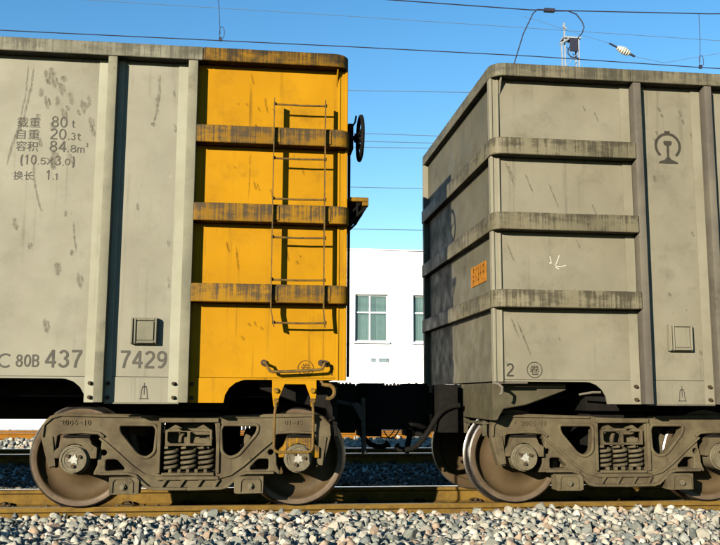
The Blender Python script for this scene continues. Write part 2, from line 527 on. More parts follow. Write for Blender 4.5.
def ribbon(pts, w, y):
    """flat painted line in XZ at depth y, as a mesh builder"""
    mb = MB()
    n = len(pts)
    L_, R_ = [], []
    for i in range(n):
        a = Vector(pts[max(i - 1, 0)]); b = Vector(pts[min(i + 1, n - 1)])
        t = (b - a).normalized(); nn = Vector((-t.y, t.x))
        ww = (w[i] if isinstance(w, (list, tuple)) else w) / 2
        p = Vector(pts[i])
        L_.append((p.x + nn.x * ww, y, p.y + nn.y * ww)); R_.append((p.x - nn.x * ww, y, p.y - nn.y * ww))
    mb.add(L_ + R_, [(i, i + 1, n + i + 1, n + i) for i in range(n - 1)])
    return mb

def ring(cx, cz, r0, r1, y, n=28, a0=0, a1=360):
    mb = MB()
    ang = [R(a0 + (a1 - a0) * i / n) for i in range(n + 1)]
    vs = [(cx + r0 * math.cos(a), y, cz + r0 * math.sin(a)) for a in ang] + [(cx + r1 * math.cos(a), y, cz + r1 * math.sin(a)) for a in ang]
    return mb.add(vs, [(i, i + 1, n + 2 + i, n + 1 + i) for i in range(n)])

# ------------------------------------------------------------------ ground, ballast, tracks
def ground():
    mb = MB()
    xs = [-1500, -400, -120, -60, -30, -12, -6, -3, 0, 3, 6, 12, 30, 60, 120, 400, 1500]
    ys = [-1500, -300, -60, -12, -4, -2.3, -1.4, 0.3, 0.74, 0.97, 2.2, 2.5, 3.4, 4.6, 6.5, 7.4, 10, 12, 15.6, 19, 24, 60, 300, 1500]
    zs = [-0.9, -0.9, -0.9, -0.9, -0.75, -0.22, -0.085, -0.075, -0.085, -0.20, -0.20, -0.14, -0.12, -0.3, -0.3, -0.19, -0.19, -0.25, -0.19, -0.19, -0.15, -0.15, -0.15, -0.15]
    vs = [(x, y, z) for y, z in zip(ys, zs) for x in xs]
    n = len(xs)
    fs = [(j * n + i, j * n + i + 1, (j + 1) * n + i + 1, (j + 1) * n + i) for j in range(len(ys) - 1) for i in range(n - 1)]
    mb.add(vs, fs)
    o = mb.build('ground', M['ground'], smooth=60)
    tag(o, kind='structure')
    return ys, zs
GY, GZ = ground()

def stone_shape(k):
    r = random.Random(k)
    bm = bmesh.new()
    sx, sy, sz = r.uniform(0.85, 1.25), r.uniform(0.7, 1.0), r.uniform(0.55, 0.85)
    for i in range(13):
        v = Vector((r.gauss(0, 1), r.gauss(0, 1), r.gauss(0, 1))).normalized() * r.uniform(0.85, 1.05)
        bm.verts.new((v.x * sx, v.y * sy, v.z * sz))
    h = bmesh.ops.convex_hull(bm, input=bm.verts)
    bmesh.ops.delete(bm, geom=[g for g in h['geom_interior'] if isinstance(g, bmesh.types.BMVert)], context='VERTS')
    bmesh.ops.triangulate(bm, faces=bm.faces)
    bmesh.ops.recalc_face_normals(bm, faces=bm.faces)
    bm.verts.index_update()
    vs = np.array([v.co[:] for v in bm.verts]); fs = np.array([[v.index for v in f.verts] for f in bm.faces])
    bm.free()
    return vs, fs

SH = [stone_shape(k) for k in range(14)]

def mass_stones(name, items, parent, mat='stone'):
    V, F = [], []
    base = 0
    for (x, y, z, s, k, a, b, c) in items:
        vs, fs = SH[k]
        Rm = np.array(Matrix.Rotation(a, 3, 'Z') @ Matrix.Rotation(b, 3, 'X') @ Matrix.Rotation(c, 3, 'Y'))
        V.append(vs @ Rm.T * s + (x, y, z)); F.append(fs + base); base += len(vs)
    V = np.concatenate(V); F = np.concatenate(F)
    me = bpy.data.meshes.new(name)
    me.vertices.add(len(V)); me.vertices.foreach_set('co', V.ravel())
    me.loops.add(F.size); me.loops.foreach_set('vertex_index', F.ravel().astype(np.int32))
    me.polygons.add(len(F)); me.polygons.foreach_set('loop_start', np.arange(0, F.size, 3, dtype=np.int32))
    me.polygons.foreach_set('loop_total', np.full(len(F), 3, dtype=np.int32))
    me.update(); me.validate()
    me.materials.append(M[mat])
    o = link(name, me, parent, (0, 0, 0))
    return tag(o, kind='stuff')

def ballast():
    def gz(y):
        return float(np.interp(y, GY, GZ))
    bed = MB()
    xs = np.linspace(-9, 12, 43)
    ys = [-2.2, -1.8, -1.4, -0.9, -0.4, 0.1, 0.5, 0.73]
    r = random.Random(3)
    vs = [(x, y, gz(y) + 0.004 + r.uniform(0, 0.006)) for y in ys for x in xs]
    n = len(xs)
    bed.add(vs, [(j * n + i, j * n + i + 1, (j + 1) * n + i + 1, (j + 1) * n + i) for j in range(len(ys) - 1) for i in range(n - 1)])
    b = bed.build('ballast_bed', M['ground'], smooth=60)
    WL[b.name] = Vector((0, 0, 0))
    tag(b, kind='structure')
    it = []
    def fill(x0, x1, y0, y1, step, s0, s1, lift=0.0, heap=None):
        y = y0
        while y < y1:
            x = x0 + r.uniform(0, step)
            while x < x1:
                s = r.uniform(s0, s1) * (1.25 if r.random() < 0.15 else 1.0)
                yy = y + r.uniform(-.4, .4) * step
                z = gz(yy) + s * r.uniform(-0.1, 0.6) + lift
                if heap: z += heap(x, yy)
                it.append((x + r.uniform(-.4, .4) * step, yy, z, s, r.randrange(14), r.uniform(0, 6.3), r.uniform(0, 6.3), r.uniform(0, 6.3)))
                x += step
            y += step
    hp = lambda x, y: -0.010 + 0.014 * math.sin(x * 2.3 + 1.0) + 0.012 * math.sin(x * 5.1 + y * 3)
    fill(-3.2, 4.9, -1.55, 0.68, 0.070, 0.030, 0.053, 0.0, hp)
    fill(-3.2, 4.9, -1.5, 0.64, 0.082, 0.030, 0.055, 0.016, hp)
    fill(-3.2, 4.9, -1.5, 0.68, 0.062, 0.018, 0.030, -0.006, hp)
    cut = len(it)
    front = it[:cut]
    # the 300 that show largest: nearest the camera inside the frame
    def key(t):
        d = t[1] + 7.07
        vis = -0.235 * 0 + (1 if (t[1] > -1.02 and abs(t[0] - 0.55 - 0.12 * (t[1] + 7)) < 0.40 * d) else 0)
        return -(vis * 10 + t[3] / d * 100)
    order = sorted(range(cut), key=lambda i: key(front[i]))
    pick = set(order[:300])
    meshes = []
    for k, (v, f) in enumerate(SH):
        me = bpy.data.meshes.new('stone')
        me.from_pydata([tuple(p) for p in v], [], [tuple(q) for q in f])
        me.materials.append(M['stone'])
        meshes.append(me)
    for i in pick:
        x, y, z, s, k, a, b_, c = front[i]
        o = bpy.data.objects.new('stone', meshes[k])
        C.objects.link(o)
        o.parent = b
        o.location = (x, y, z)
        o.rotation_euler = (Matrix.Rotation(a, 3, 'Z') @ Matrix.Rotation(b_, 3, 'X') @ Matrix.Rotation(c, 3, 'Y')).to_euler()
        o.scale = (s, s, s)
    mass_stones('stones', [front[i] for i in range(cut) if i not in pick], b)
    it.clear()
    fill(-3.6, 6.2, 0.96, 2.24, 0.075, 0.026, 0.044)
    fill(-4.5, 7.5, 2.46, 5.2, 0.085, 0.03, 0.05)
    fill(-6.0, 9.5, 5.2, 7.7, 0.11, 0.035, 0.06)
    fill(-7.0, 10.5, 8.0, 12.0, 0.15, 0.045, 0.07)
    mass_stones('shade_toned_stones', it, b, 'shade_toned_stone')  # stones in the wagons' shadow, with that shade put into their colour
    it.clear()
    fill(-9.0, 13.0, 12.0, 21.0, 0.22, 0.06, 0.10)
    mass_stones('ballast_stones', it, b)
ballast()

def rail_profile(yc):
    h = [(-.0365, -.038), (-.0365, -.008), (-.030, 0), (.030, 0), (.0365, -.008), (.0365, -.038), (.010, -.052), (.008, -.145), (.030, -.158), (.075, -.166), (.075, -.176), (-.075, -.176), (-.075, -.166), (-.030, -.158), (-.008, -.145), (-.010, -.052)]
    return [(yc + a, b) for a, b in h]

def track(yc, label, mat, dz=0.0, xr=(-60, 60), clips=None):
    t = empty('railway_track', (0, yc, -0.176 + dz), label, 'railway track', 'parallel railway tracks')
    for sgn in (-1, 1):
        prof = rail_profile(yc + sgn * 0.7525)
        mb = MB()
        n = len(prof)
        vs = [(x, a, b + dz) for x in xr for a, b in prof]
        fs = [(i, (i + 1) % n, (i + 1) % n + n, i + n) for i in range(n)] + [tuple(range(n)), tuple(range(2 * n - 1, n - 1, -1))]
        mb.add(vs, fs)
        for i in (1, 2, 3):
            mb.m[i] = 1
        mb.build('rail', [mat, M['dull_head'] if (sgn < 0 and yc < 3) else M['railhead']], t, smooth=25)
    sl = MB().prism([(-1.25, -.36), (1.25, -.36), (1.25, -.20), (0.95, -.182), (0.55, -.182), (0.3, -.215), (-0.3, -.215), (-0.55, -.182), (-0.95, -.182), (-1.25, -.20)], -0.13, 0.13, axis='x')
    me = sl.mesh('sleeper', M['concrete'], bevel=0.01)
    cl = MB()
    cl.box(-.05, .05, -.03, .03, -.168, -.150)
    cl.cyl(0, -.13, .016, -.02, .02, 8)
    cl.tube([(-.06, -.02, -.15), (-.05, .02, -.135), (-.02, .035, -.128), (.02, .035, -.128), (.05, .02, -.135), (.06, -.02, -.15)], .009, 6)
    cm = cl.mesh('rail_clip', M['clip'])
    x0, x1 = clips or (-4.2, 7.2)
    x = x0
    while x < x1:
        link('sleeper', me, t, (x, yc, dz))
        for sgn in (-1, 1):
            for side in (-1, 1):
                c = link('rail_clip', cm, t, (x + 0.03, yc + sgn * 0.7525 + side * 0.085, dz))
                c.rotation_euler = (0, 0, 0 if side < 0 else math.pi)
        x += 0.6
track(1.59, 'nearest railway track with ochre rails, carrying the two wagons', M['rust'])
track(8.65, 'shaded railway track just behind the wagons', M['rust'], clips=(-6, 9.6))
track(17.25, 'sunlit orange railway track farthest back, before the white building', M['rust_far'], clips=(-9, 13.8))

# ------------------------------------------------------------------ white building, fence
def building():
    b = empty('station_building', (4.0, 23.0, -0.15), 'white rendered building with flat roof behind the wagons', 'building')
    y0 = 23.0
    wins = [(3.60 + 2.045 * k, 4.76 + 2.045 * k) for k in range(-6, 6)]
    # wall pieces round the window openings: butted, not overlapping
    z0, z1, zt = 2.84, 4.48, 6.03
    w = MB()
    xa, xb = -16.0, 24.0
    w.box(xa, xb, y0, y0 + .3, -0.3, z0)
    w.box(xa, xb, y0, y0 + .3, z1, zt)
    xs = [xa] + [v for p in wins for v in p] + [xb]
    for i in range(0, len(xs), 2):
        w.box(xs[i], xs[i + 1], y0, y0 + .3, z0, z1)
    w.box(xa, xa + .3, y0 + .3, y0 + 9, -0.3, zt); w.box(xb - .3, xb, y0 + .3, y0 + 9, -0.3, zt)
    w.box(xa, xb, y0 + 9, y0 + 9.3, -0.3, zt)
    wall = w.build('wall', M['white'], b, smooth=0)
    MB().box(xa, xb, y0 + 0.31, y0 + 9, zt - .25, zt - .05).build('roof', M['concrete'], b, smooth=0)
    MB().box(xa - .04, xb + .04, y0 - .04, y0 + .34, zt, zt + .05).build('coping', M['white_frame'], b, bevel=.01)
    f = MB()
    W_, H_ = 1.16, 1.64
    t = 0.045
    for x in (0, W_ * .46 - t / 2, W_ - t):
        f.box(x, x + t, 0, .07, 0, H_)
    xs_ = (t, W_ * .46 - t / 2, W_ * .46 + t / 2, W_ - t)
    for z in (0, H_ * .62 - t / 2, H_ - t):
        for i in (0, 2):
            f.box(xs_[i], xs_[i + 1], .002, .068, z, z + t)
    fm = f.mesh('window', M['white_frame'], bevel=.004, seg=1)
    pn = MB()
    pn.box(.03, W_ - .03, .03, .04, .03, H_ - .03)
    pm = pn.mesh('pane', M['glass'], smooth=0)
    sm = MB().box(-.06, W_ + .06, -.2, .0, -.07, -.002).mesh('sill', M['white_frame'], bevel=.008)
    cv = MB()
    k = 40
    for (xa_, xb_) in ((.05, .52), (.78, 1.11)):
        pts = [(xa_ + (xb_ - xa_) * i / k, .16 + .018 * math.sin(i * 1.3)) for i in range(k + 1)]
        cv.add([(x, y, z) for z in (.04, H_ - .05) for x, y in pts], [(i, i + 1, k + 2 + i, k + 1 + i) for i in range(k)])
    cm = cv.mesh('curtain', M['curtain'], smooth=60)
    rm = MB().box(-.3, W_ + .3, .95, 1.0, -.3, H_ + .3).mesh('room_back', M['room'], smooth=0)
    for x0, x1 in wins:
        o = link('window', fm, b, (x0, y0 + .12, z0))
        link('pane', pm, o, (x0, y0 + .12, z0))
        link('sill', sm, o, (x0, y0 + .12, z0))
        link('curtain', cm, o, (x0, y0 + .14, z0))
        link('room_back', rm, o, (x0, y0 + .12, z0))
    MB().box(4.16, 4.32, y0 - .03, y0 - .002, 2.13, 2.27).build('plaque', M['plaque'], b, bevel=.03, seg=3)
    MB().box(4.42, 4.78, y0 - .03, y0 - .002, 2.12, 2.27).build('plaque', M['plaque'], b, bevel=.03, seg=3)
building()

def fence():
    t = empty('picket_fence', (3.4, 20.0, -0.15), 'low dark picket fence in front of the white building', 'fence')
    r = random.Random(5)
    x0, x1 = -1.5, 9.5
    rl = MB()
    for z in (0.25, 1.12):
        rl.box(x0, x1, 20.0, 20.05, z, z + .07)
    for name, z in (('rail', .25), ('rail', 1.12)):
        MB().box(x0, x1, 20.0, 20.05, z, z + .07).build(name, M['fence'], t, smooth=0)
    pm = MB().prism([(-.050, -.15), (.050, -.15), (.050, 1.30), (.03, 1.36), (-.03, 1.36), (-.050, 1.30)], -.022, -.002).mesh('picket', M['fence'], smooth=0)
    x = x0
    while x < x1:
        p = link('picket', pm, t, (x, 20.0, r.uniform(-.03, .03)))
        x += .115
fence()

# ------------------------------------------------------------------ bogies
AX = 1.83
Y0 = 0.50                                              # front of the side frame

def mirror(poly):
    return [(AX - a, b) for a, b in poly][::-1]

def make_bogie(parent, xa):
    """four-wheel bogie, first axle at world x = xa; every point below is relative to that axle"""
    P0 = Vector((xa, 0, 0))
    def bl(mb, name, mat, par, bevel=0, seg=2, smooth=35):
        return link(name, mb.mesh(name, mat, (0, 0, 0), bevel, seg, smooth), par, P0)
    # the bolster is the body of the bogie
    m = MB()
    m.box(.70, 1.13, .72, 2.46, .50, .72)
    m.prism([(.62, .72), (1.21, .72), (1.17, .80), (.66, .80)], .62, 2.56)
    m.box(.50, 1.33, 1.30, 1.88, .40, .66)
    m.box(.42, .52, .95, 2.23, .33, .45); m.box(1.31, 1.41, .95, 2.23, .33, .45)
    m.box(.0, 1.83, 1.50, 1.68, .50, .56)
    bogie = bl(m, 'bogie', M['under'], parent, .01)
    W = WL[bogie.name]
    # side frame
    half = [(.915, .160), (.62, .165), (.585, .178), (.53, .222), (.475, .278), (.43, .290), (.151, .290), (.151, .31), (.178, .37), (.180, .44), (.200, .50), (.205, .56), (.19, .602), (.17, .615),
            (-.125, .620), (-.150, .605), (-.158, .52), (-.152, .44), (-.153, .347), (-.211, .347), (-.257, .50), (-.285, .61), (-.278, .69), (-.255, .735), (-.215, .772), (-.135, .795), (.10, .792), (.62, .778), (.70, .765), (.915, .76)]
    outer = half + mirror(half)[1:-1]
    tri = round_poly([(.335, .70), (.63, .70), (.652, .66), (.640, .47), (.575, .422), (.50, .445), (.345, .63)], .05)
    small = round_poly([(.245, .415), (.335, .415), (.40, .345), (.395, .325), (.245, .322)], .02)
    nub = arc(.228, .470, .024, 0, 330, 10)
    win = round_poly([(.70, .712), (1.13, .712), (1.145, .48), (1.145, .288), (.685, .288), (.685, .48)], .02)
    holes = [tri, mirror(tri), small, mirror(small), nub, mirror(nub), win]
    sf = holed_plate('side_frame', outer, holes, Y0 + .022, Y0 + .15, M['frame'], .010)
    # raised lips and flanges of the casting
    f = MB()
    def strip(pts, w, y0, y1):
        rb = ribbon(pts, w, 0)
        n = len(pts)
        top = [(v[0], v[2]) for v in rb.v[:n]]; bot = [(v[0], v[2]) for v in rb.v[n:]]
        f.prism(top + bot[::-1], y0, y1)
    for tr in (tri, mirror(tri)):
        f.tube([(a, Y0 + .022, b) for a, b in tr], .016, 8, close=True)
    for mm in (lambda q: q, mirror):
        strip(mm([(.20, .303), (.43, .303), (.485, .288), (.54, .236), (.595, .190), (.64, .178), (.915, .174)]), .024, Y0 - .012, Y0 + .03)
        strip(mm([(.19, .59), (.30, .50), (.46, .36), (.56, .29), (.66, .262), (.70, .26)]), .020, Y0 + .002, Y0 + .03)
        strip(mm([(-.270, .60), (-.262, .70), (-.20, .758), (-.13, .778), (.62, .764)]), .022, Y0 + .004, Y0 + .03)
        strip(mm([(.672, .30), (.672, .715)]), .03, Y0 + .0, Y0 + .03)
        strip(mm([(-.145, .632), (.05, .640), (.18, .632), (.225, .60)]), .022, Y0 + .0, Y0 + .03)
        strip(mm([(-.18, .36), (-.20, .50), (-.215, .60)]), .06, Y0 + .006, Y0 + .03)
    strip([(.67, .738), (1.16, .738)], .04, Y0 - .008, Y0 + .03)
    strip([(.66, .262), (1.17, .262)], .030, Y0 - .012, Y0 + .03)
    for q in (.70, .845, .99, 1.13):
        f.prism([(q - .012, .18), (q + .01, .18), (q + .055, .248), (q + .02, .248)], Y0 - .006, Y0 + .03)
    fm = f.mesh('frame_flange', M['frame'], bevel=.004, seg=1)
    bm = bmesh.new(); bm.from_mesh(sf); bm.from_mesh(fm)
    bm.to_mesh(sf); bm.free()
    sf.polygons.foreach_set('use_smooth', [True] * len(sf.polygons))
    sf.set_sharp_from_angle(angle=R(40))
    s1 = link('side_frame', sf, bogie, P0)
    s2 = link('side_frame', sf, bogie, P0 + Vector((AX, 3.18, 0)))
    s2.rotation_euler = (0, 0, math.pi)
    # bolster end seen through the window, spring seat
    for far in (0, 1):
        pk = [round_poly([(.742, .640), (.902, .640), (.902, .545), (.765, .545), (.742, .565)], .012), round_poly([(.928, .640), (1.088, .640), (1.088, .565), (1.065, .545), (.928, .545)], .012)]
        be = holed_plate('bolster_end', [(.722, .655), (.722, .524), (1.108, .524), (1.108, .655), (1.075, .668), (1.02, .668), (.985, .648), (.86, .648), (.83, .668), (.77, .668)], pk, Y0 + .01, Y0 + .06, M['frame'], .006)
        x = MB()
        x.box(.722, 1.108, Y0 + .18, Y0 + .24, .52, .70)
        x.prism([(.74, .66), (.80, .70), (.86, .668)], Y0 + .05, Y0 + .12); x.prism([(1.09, .66), (1.03, .70), (.97, .668)], Y0 + .05, Y0 + .12)
        x.tube([(.84, Y0 + .07, .55), (.845, Y0 + .07, .60), (.87, Y0 + .09, .625)], .018, 8)
        x.box(.985, 1.085, Y0 + .06, Y0 + .15, .50, .585)
        xm = x.mesh('x', M['frame'], bevel=.004, seg=1)
        bm = bmesh.new(); bm.from_mesh(be); bm.from_mesh(xm); bm.to_mesh(be); bm.free()
        o = link('bolster_end', be, bogie, P0 if not far else P0 + Vector((AX, 3.18, 0)))
        if far: o.rotation_euler = (0, 0, math.pi)
        st = MB()
        st.box(.70, 1.13, Y0 - .004, Y0 + .34, .282, .305)
        for q in (.770, .845, .915, .985, 1.06):
            st.box(q - .014, q + .014, Y0 - .002, Y0 + .04, .305, .335)
        o = link('spring_seat', st.mesh('spring_seat', M['frame'], bevel=.004, seg=1), bogie, P0 if not far else P0 + Vector((AX, 3.18, 0)))
        if far: o.rotation_euler = (0, 0, math.pi)
    # coil springs
    turns, n = 4.7, 110
    path = [(.056 * math.cos(2 * math.pi * turns * i / n), .056 * math.sin(2 * math.pi * turns * i / n), .318 + (.512 - .318) * i / n) for i in range(n + 1)]
    sp = MB().tube(path, .0150, 7).mesh('spring', M['spring'], smooth=60)
    for far in (0, 1):
        for row in (.085, .235):
            for q in (.768, .915, 1.062):
                y = Y0 + row
                link('spring', sp, bogie, P0 + Vector((q, y if not far else 3.18 - y, 0)))
    # wheels, axles
    r = .42
    prof = [(.0, .70), (.075, .70), (.085, .735), (.125, .742), (.135, .765), (.17, .815), (.225, .848), (.285, .852), (.325, .835), (.350, .795), (.357, .772), (.366, .765), (r - .013, .765), (r, .776), (r + .002, .86), (r + .010, .874), (r + .027, .884), (r + .027, .896), (r + .015, .902),
            (.36, .902), (.34, .88), (.15, .88), (.13, .93), (.09, .93)]
    mats = [0] * (len(prof) - 1)
    for i, (a, b) in enumerate(zip(prof[:-1], prof[1:])):
        if a[0] >= .36 and b[0] >= .36 and b[1] <= .78: mats[i] = 1
        if a[0] >= r - .014 and b[0] >= r: mats[i] = 2
    wm = MB().lathe(prof, 0, 0, 72, mats).mesh('wheel', [M['wheel'], M['rimface'], M['tread']], smooth=40)
    am = MB().cyl(0, 0, .085, .72, 2.46, 20).mesh('axle', M['under'])
    # bearings
    bp = [(.0, .452), (.072, .452), (.074, .447), (.092, .447), (.095, .440), (.104, .440), (.108, .446), (.108, .475), (.118, .478), (.118, .70), (.0, .70)]
    bmesh_ = MB().lathe(bp, 0, 0, 36).mesh('bearing_cap', M['cap'], smooth=40)
    star = []
    for k in range(12):
        a = math.pi / 2 + .35 + 2 * math.pi * k / 12
        rr = .048 if k % 4 == 0 else (.036 if k % 2 == 0 else .026)
        star.append((rr * math.cos(a), rr * math.sin(a)))
    stm = MB().prism(star, .444, .453).mesh('locking_plate', M['bright'], smooth=0)
    hb = MB().cyl(0, 0, .0145, .428, .452, 6).mesh('cap_bolt', M['clip'], smooth=0)
    ad = round_poly([(-.160, .49), (-.125, .520), (-.095, .590), (.115, .590), (.135, .540), (.178, .512), (.176, .426), (.125, .426), (.10, .49), (.05, .535), (0, .548), (-.05, .535), (-.10, .49), (-.122, .430), (-.165, .430)], .006, 2)
    adm = MB().prism(ad, Y0 - .025, Y0 + .13).mesh('axle_adapter', M['frame'], bevel=.006)
    padm = MB().prism([(-.10, .594), (.12, .594), (.115, .612), (-.095, .612)], Y0 - .015, Y0 + .12).mesh('rubber_pad', M['under'], bevel=.003)
    adapters = []
    caps = []
    for k, q in enumerate((0, AX)):
        rot = rng.uniform(0, 2)
        for far in (0, 1):
            base = P0 + Vector((q, 0, .42)) if not far else P0 + Vector((q, 3.18, .42))
            flip = (0, 0, math.pi if far else 0)
            for mm, nm in ((wm, 'wheel'), (bmesh_, 'bearing_cap'), (stm, 'locking_plate')):
                o = link(nm, mm, bogie, base)
                o.rotation_euler = (0, 0, flip[2]) if nm != 'locking_plate' else (0, rot, flip[2])
                if nm == 'bearing_cap' and not far: caps.append(o)
            for j in range(3):
                a = 1.9 + rot + 2 * math.pi * j / 3
                yb = 0
                o = link('cap_bolt', hb, bogie, base + Vector((.053 * math.cos(a), 0, .053 * math.sin(a))))
                o.rotation_euler = flip
            b2 = P0 + Vector((q, 0, 0)) if not far else P0 + Vector((q, 3.18, 0))
            o = link('axle_adapter', adm, bogie, b2); o.rotation_euler = flip
            if k == 1 and not far: adapters.append(o)
            link('rubber_pad', padm, bogie, b2).rotation_euler = flip
        link('axle', am, bogie, P0 + Vector((q, 0, .42)))
    # saddle brackets below the frame with their bolt
    sd = MB().prism([(.285, .275), (.505, .275), (.530, .250), (.528, .140), (.495, .134), (.288, .136)], Y0 - .03, Y0 + .12)
    arch = [(.312, .150), (.314, .235), (.335, .262), (.45, .262), (.475, .235), (.478, .150)]
    rb = ribbon(arch, .014, 0)
    n = len(arch)
    sd.prism([(v[0], v[2]) for v in rb.v[:n]] + [(v[0], v[2]) for v in rb.v[n:]][::-1], Y0 - .042, Y0 - .031)
    sdm = sd.mesh('saddle_bracket', M['frame'], bevel=.004, seg=1)
    sb = MB().cyl(0, 0, .026, Y0 - .052, Y0 - .031, 6); sb.cyl(0, 0, .014, Y0 - .066, Y0 - .05, 8)
    sbm = sb.mesh('saddle_bolt', M['cap'], smooth=0)
    for k in (0, 1):
        for far in (0, 1):
            q0 = P0 + (Vector((0, 0, 0)) if not k else Vector((AX, 0, 0)))
            o = link('saddle_bracket', sdm, bogie, q0 if not far else q0 + Vector((0, 3.18, 0)))
            o.scale = (-1 if k else 1, -1 if far else 1, 1)
            bx = .398 if not k else AX - .398
            o2 = link('saddle_bolt', sbm, bogie, P0 + Vector((bx, 3.18 if far else 0, .198)))
            o2.scale = (1, -1 if far else 1, 1)
    # brake shoes against the inner side of the treads
    sh = MB().prism(arc(0, 0, .432, -24, 24, 8) + arc(0, 0, .485, 24, -24, 8), .755, .87).mesh('brake_shoe', M['frame'], bevel=.004, seg=1)
    for k in (0, 1):
        for far in (0, 1):
            o = link('brake_shoe', sh, bogie, P0 + Vector((AX * k, 3.18 if far else 0, .42)))
            o.scale = (-1 if k else 1, -1 if far else 1, 1)
    return bogie, s1, adapters, caps

# ------------------------------------------------------------------ wagons
WW = 3.18
REC = 0.11                                             # how far the side sheets sit behind the pillars
LEN = 10.76

def wagon(name, label, xe, sg, pal):
    """xe: world x of the end seen in the photo; sg: +1 when the body runs to +x from it. u runs from that end into the body."""
    root = empty(name, (xe + sg * LEN / 2, WW / 2, 0), label, 'freight wagon', 'bogie gondola wagons on the near track')
    X = lambda u: xe + sg * u
    both = []
    def far_copy(o):
        c = o.copy(); C.objects.link(c)
        c.scale = (1, -1, 1)
        WL[c.name] = WL[o.name]
        for ch in list(o.children):
            if ch.name.startswith('bolt'):
                g = ch.copy(); C.objects.link(g); g.parent = c; WL[g.name] = WL[ch.name]
        return c
    D = {}
    main, flg, pil, rim = pal['main'], pal['flange'], pal['pillar'], pal['rim']
    endm, bandm, erim, epost = pal['end'], pal['band'], pal['end_rim'], pal['end_post']
    # pillars and panels
    pill = [(1.26, 1.338), (1.912, 1.985)] if sg < 0 else [(1.280, 1.350), (1.945, 2.010)]
    k = 3.30
    while k < LEN - 2.4:
        pill.append((k, k + .075)); k += 1.345
    pill += [(LEN - 1.985, LEN - 1.912), (LEN - 1.338, LEN - 1.26)]
    bolt = MB().cyl(0, 0, .0165, -.022, 0, 6); bolt.cyl(0, 0, .009, -.034, -.02, 8)
    boltm = bolt.mesh('bolt', pal['bolt'], smooth=0)
    objs = []
    def skirt_end(u):
        return u < 2.05 or u > LEN - 2.05
    edges = [0.085] + [v for p in pill for v in p] + [LEN - 0.085]
    panels = []
    for i in range(0, len(edges), 2):
        a, b = edges[i], edges[i + 1]
        first, last = i == 0, i == len(edges) - 2
        mt = endm if (first and pal['paint_end']) else main
        # the sheet runs behind the pillars so that no gap shows
        a2 = a - (.0 if first else .03); b2 = b + (.0 if last else .03)
        p = MB()
        p.box(X(a2), X(b2), REC, REC + .012, 1.088, 3.74)
        o = p.build('side_panel', mt, root, smooth=0)
        panels.append(o); objs.append(o)
        # skirt plate below the seam
        if first:
            pl = [(a, 1.084), (b + .03, 1.084), (b + .03, .885), (.985, .885)] + [(.80 + .185 * math.cos(R(t)), .885 + .185 * math.sin(R(t))) for t in (20, 40, 60, 80)] + [(.80, 1.070), (a, 1.070)]
            lo = a
        elif last:
            pl = [(LEN - c[0], c[1]) for c in [(LEN - b, 1.084), (LEN - a + .03, 1.084), (LEN - a + .03, .885), (.985, .885), (.80, 1.070), (LEN - b, 1.070)]]
        elif b < 2.0 or a > LEN - 2.0:
            pl = [(a - .03, 1.084), (b + .03, 1.084), (b + .03, .885), (a - .03, .885)]
        elif abs(a - pill[1][1]) < .01:
            pl = [(a - .03, 1.084), (b + .03, 1.084), (b + .03, 1.070), (2.245, 1.070)] + [(2.245 + .185 * math.cos(R(t)), .885 + .185 * math.sin(R(t))) for t in (100, 120, 140, 160)] + [(2.06, .885), (a - .03, .885)]
        elif abs(b - (LEN - 1.985)) < .01:
            pl = [(a - .03, 1.084), (b + .03, 1.084), (b + .03, .885), (LEN - 2.06, .885), (LEN - 2.245, 1.07), (a - .03, 1.07)]
        else:
            pl = [(a - .03, 1.084), (b + .03, 1.084), (b + .03, 1.03), (a - .03, 1.03)]
        q = MB().prism([(X(u), z) for u, z in pl], REC - .004, REC + .010)
        o = q.build('skirt_plate', mt, root, smooth=0)
        objs.append(o)
        # welded seam and thin lower lip
        if not first and (b < 2.0):
            objs.append(MB().box(X(a + .0), X(b - .0), REC - .016, REC + .03, .875, .884).build('bottom_lip', pal['pillar'], root, smooth=0))
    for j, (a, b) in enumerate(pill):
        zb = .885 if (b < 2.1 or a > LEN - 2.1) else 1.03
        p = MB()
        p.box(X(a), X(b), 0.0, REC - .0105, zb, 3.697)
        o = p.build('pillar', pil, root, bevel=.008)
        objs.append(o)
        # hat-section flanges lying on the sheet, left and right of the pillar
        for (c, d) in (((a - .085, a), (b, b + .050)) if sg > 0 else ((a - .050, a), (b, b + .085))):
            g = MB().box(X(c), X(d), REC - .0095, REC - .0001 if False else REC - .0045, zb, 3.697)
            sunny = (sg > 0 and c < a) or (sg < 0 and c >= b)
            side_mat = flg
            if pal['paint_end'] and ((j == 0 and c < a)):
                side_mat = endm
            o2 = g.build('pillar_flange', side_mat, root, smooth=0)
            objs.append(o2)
            if zb < .9:
                for z in (1.035, .925):
                    w = link('bolt', boltm, root, (X((c + d) / 2), REC - .0095, z))
                    objs.append(w)
    # corner posts
    for uu, e in ((0.0, True), (LEN - .085, False)):
        m_ = epost if e else pil
        ce = MB()
        ce.box(X(uu), X(uu + .085), .094, .16, 1.066, 3.70)
        out_u = uu + (.012 if e else .073)
        ce.box(X(out_u - .012), X(out_u + .012), .082, .0945, 1.066, 3.70)
        in_u = uu + (.072 if e else .013)
        ce.box(X(in_u - .010), X(in_u + .010), .086, .0945, 1.066, 3.70)
        o = ce.build('corner_post', m_, root, bevel=.004, seg=1)
        objs.append(o)
    # small gusset under the top chord beside the corner post
    gs = MB().prism([(.03, 3.698), (.108, 3.698), (.108, 3.56)], X(.088), X(.098), axis='x')
    objs.append(gs.build('gusset', epost, root, smooth=0))
    for o in objs:
        c = far_copy(o)
        c.name = o.name.split('.')[0]
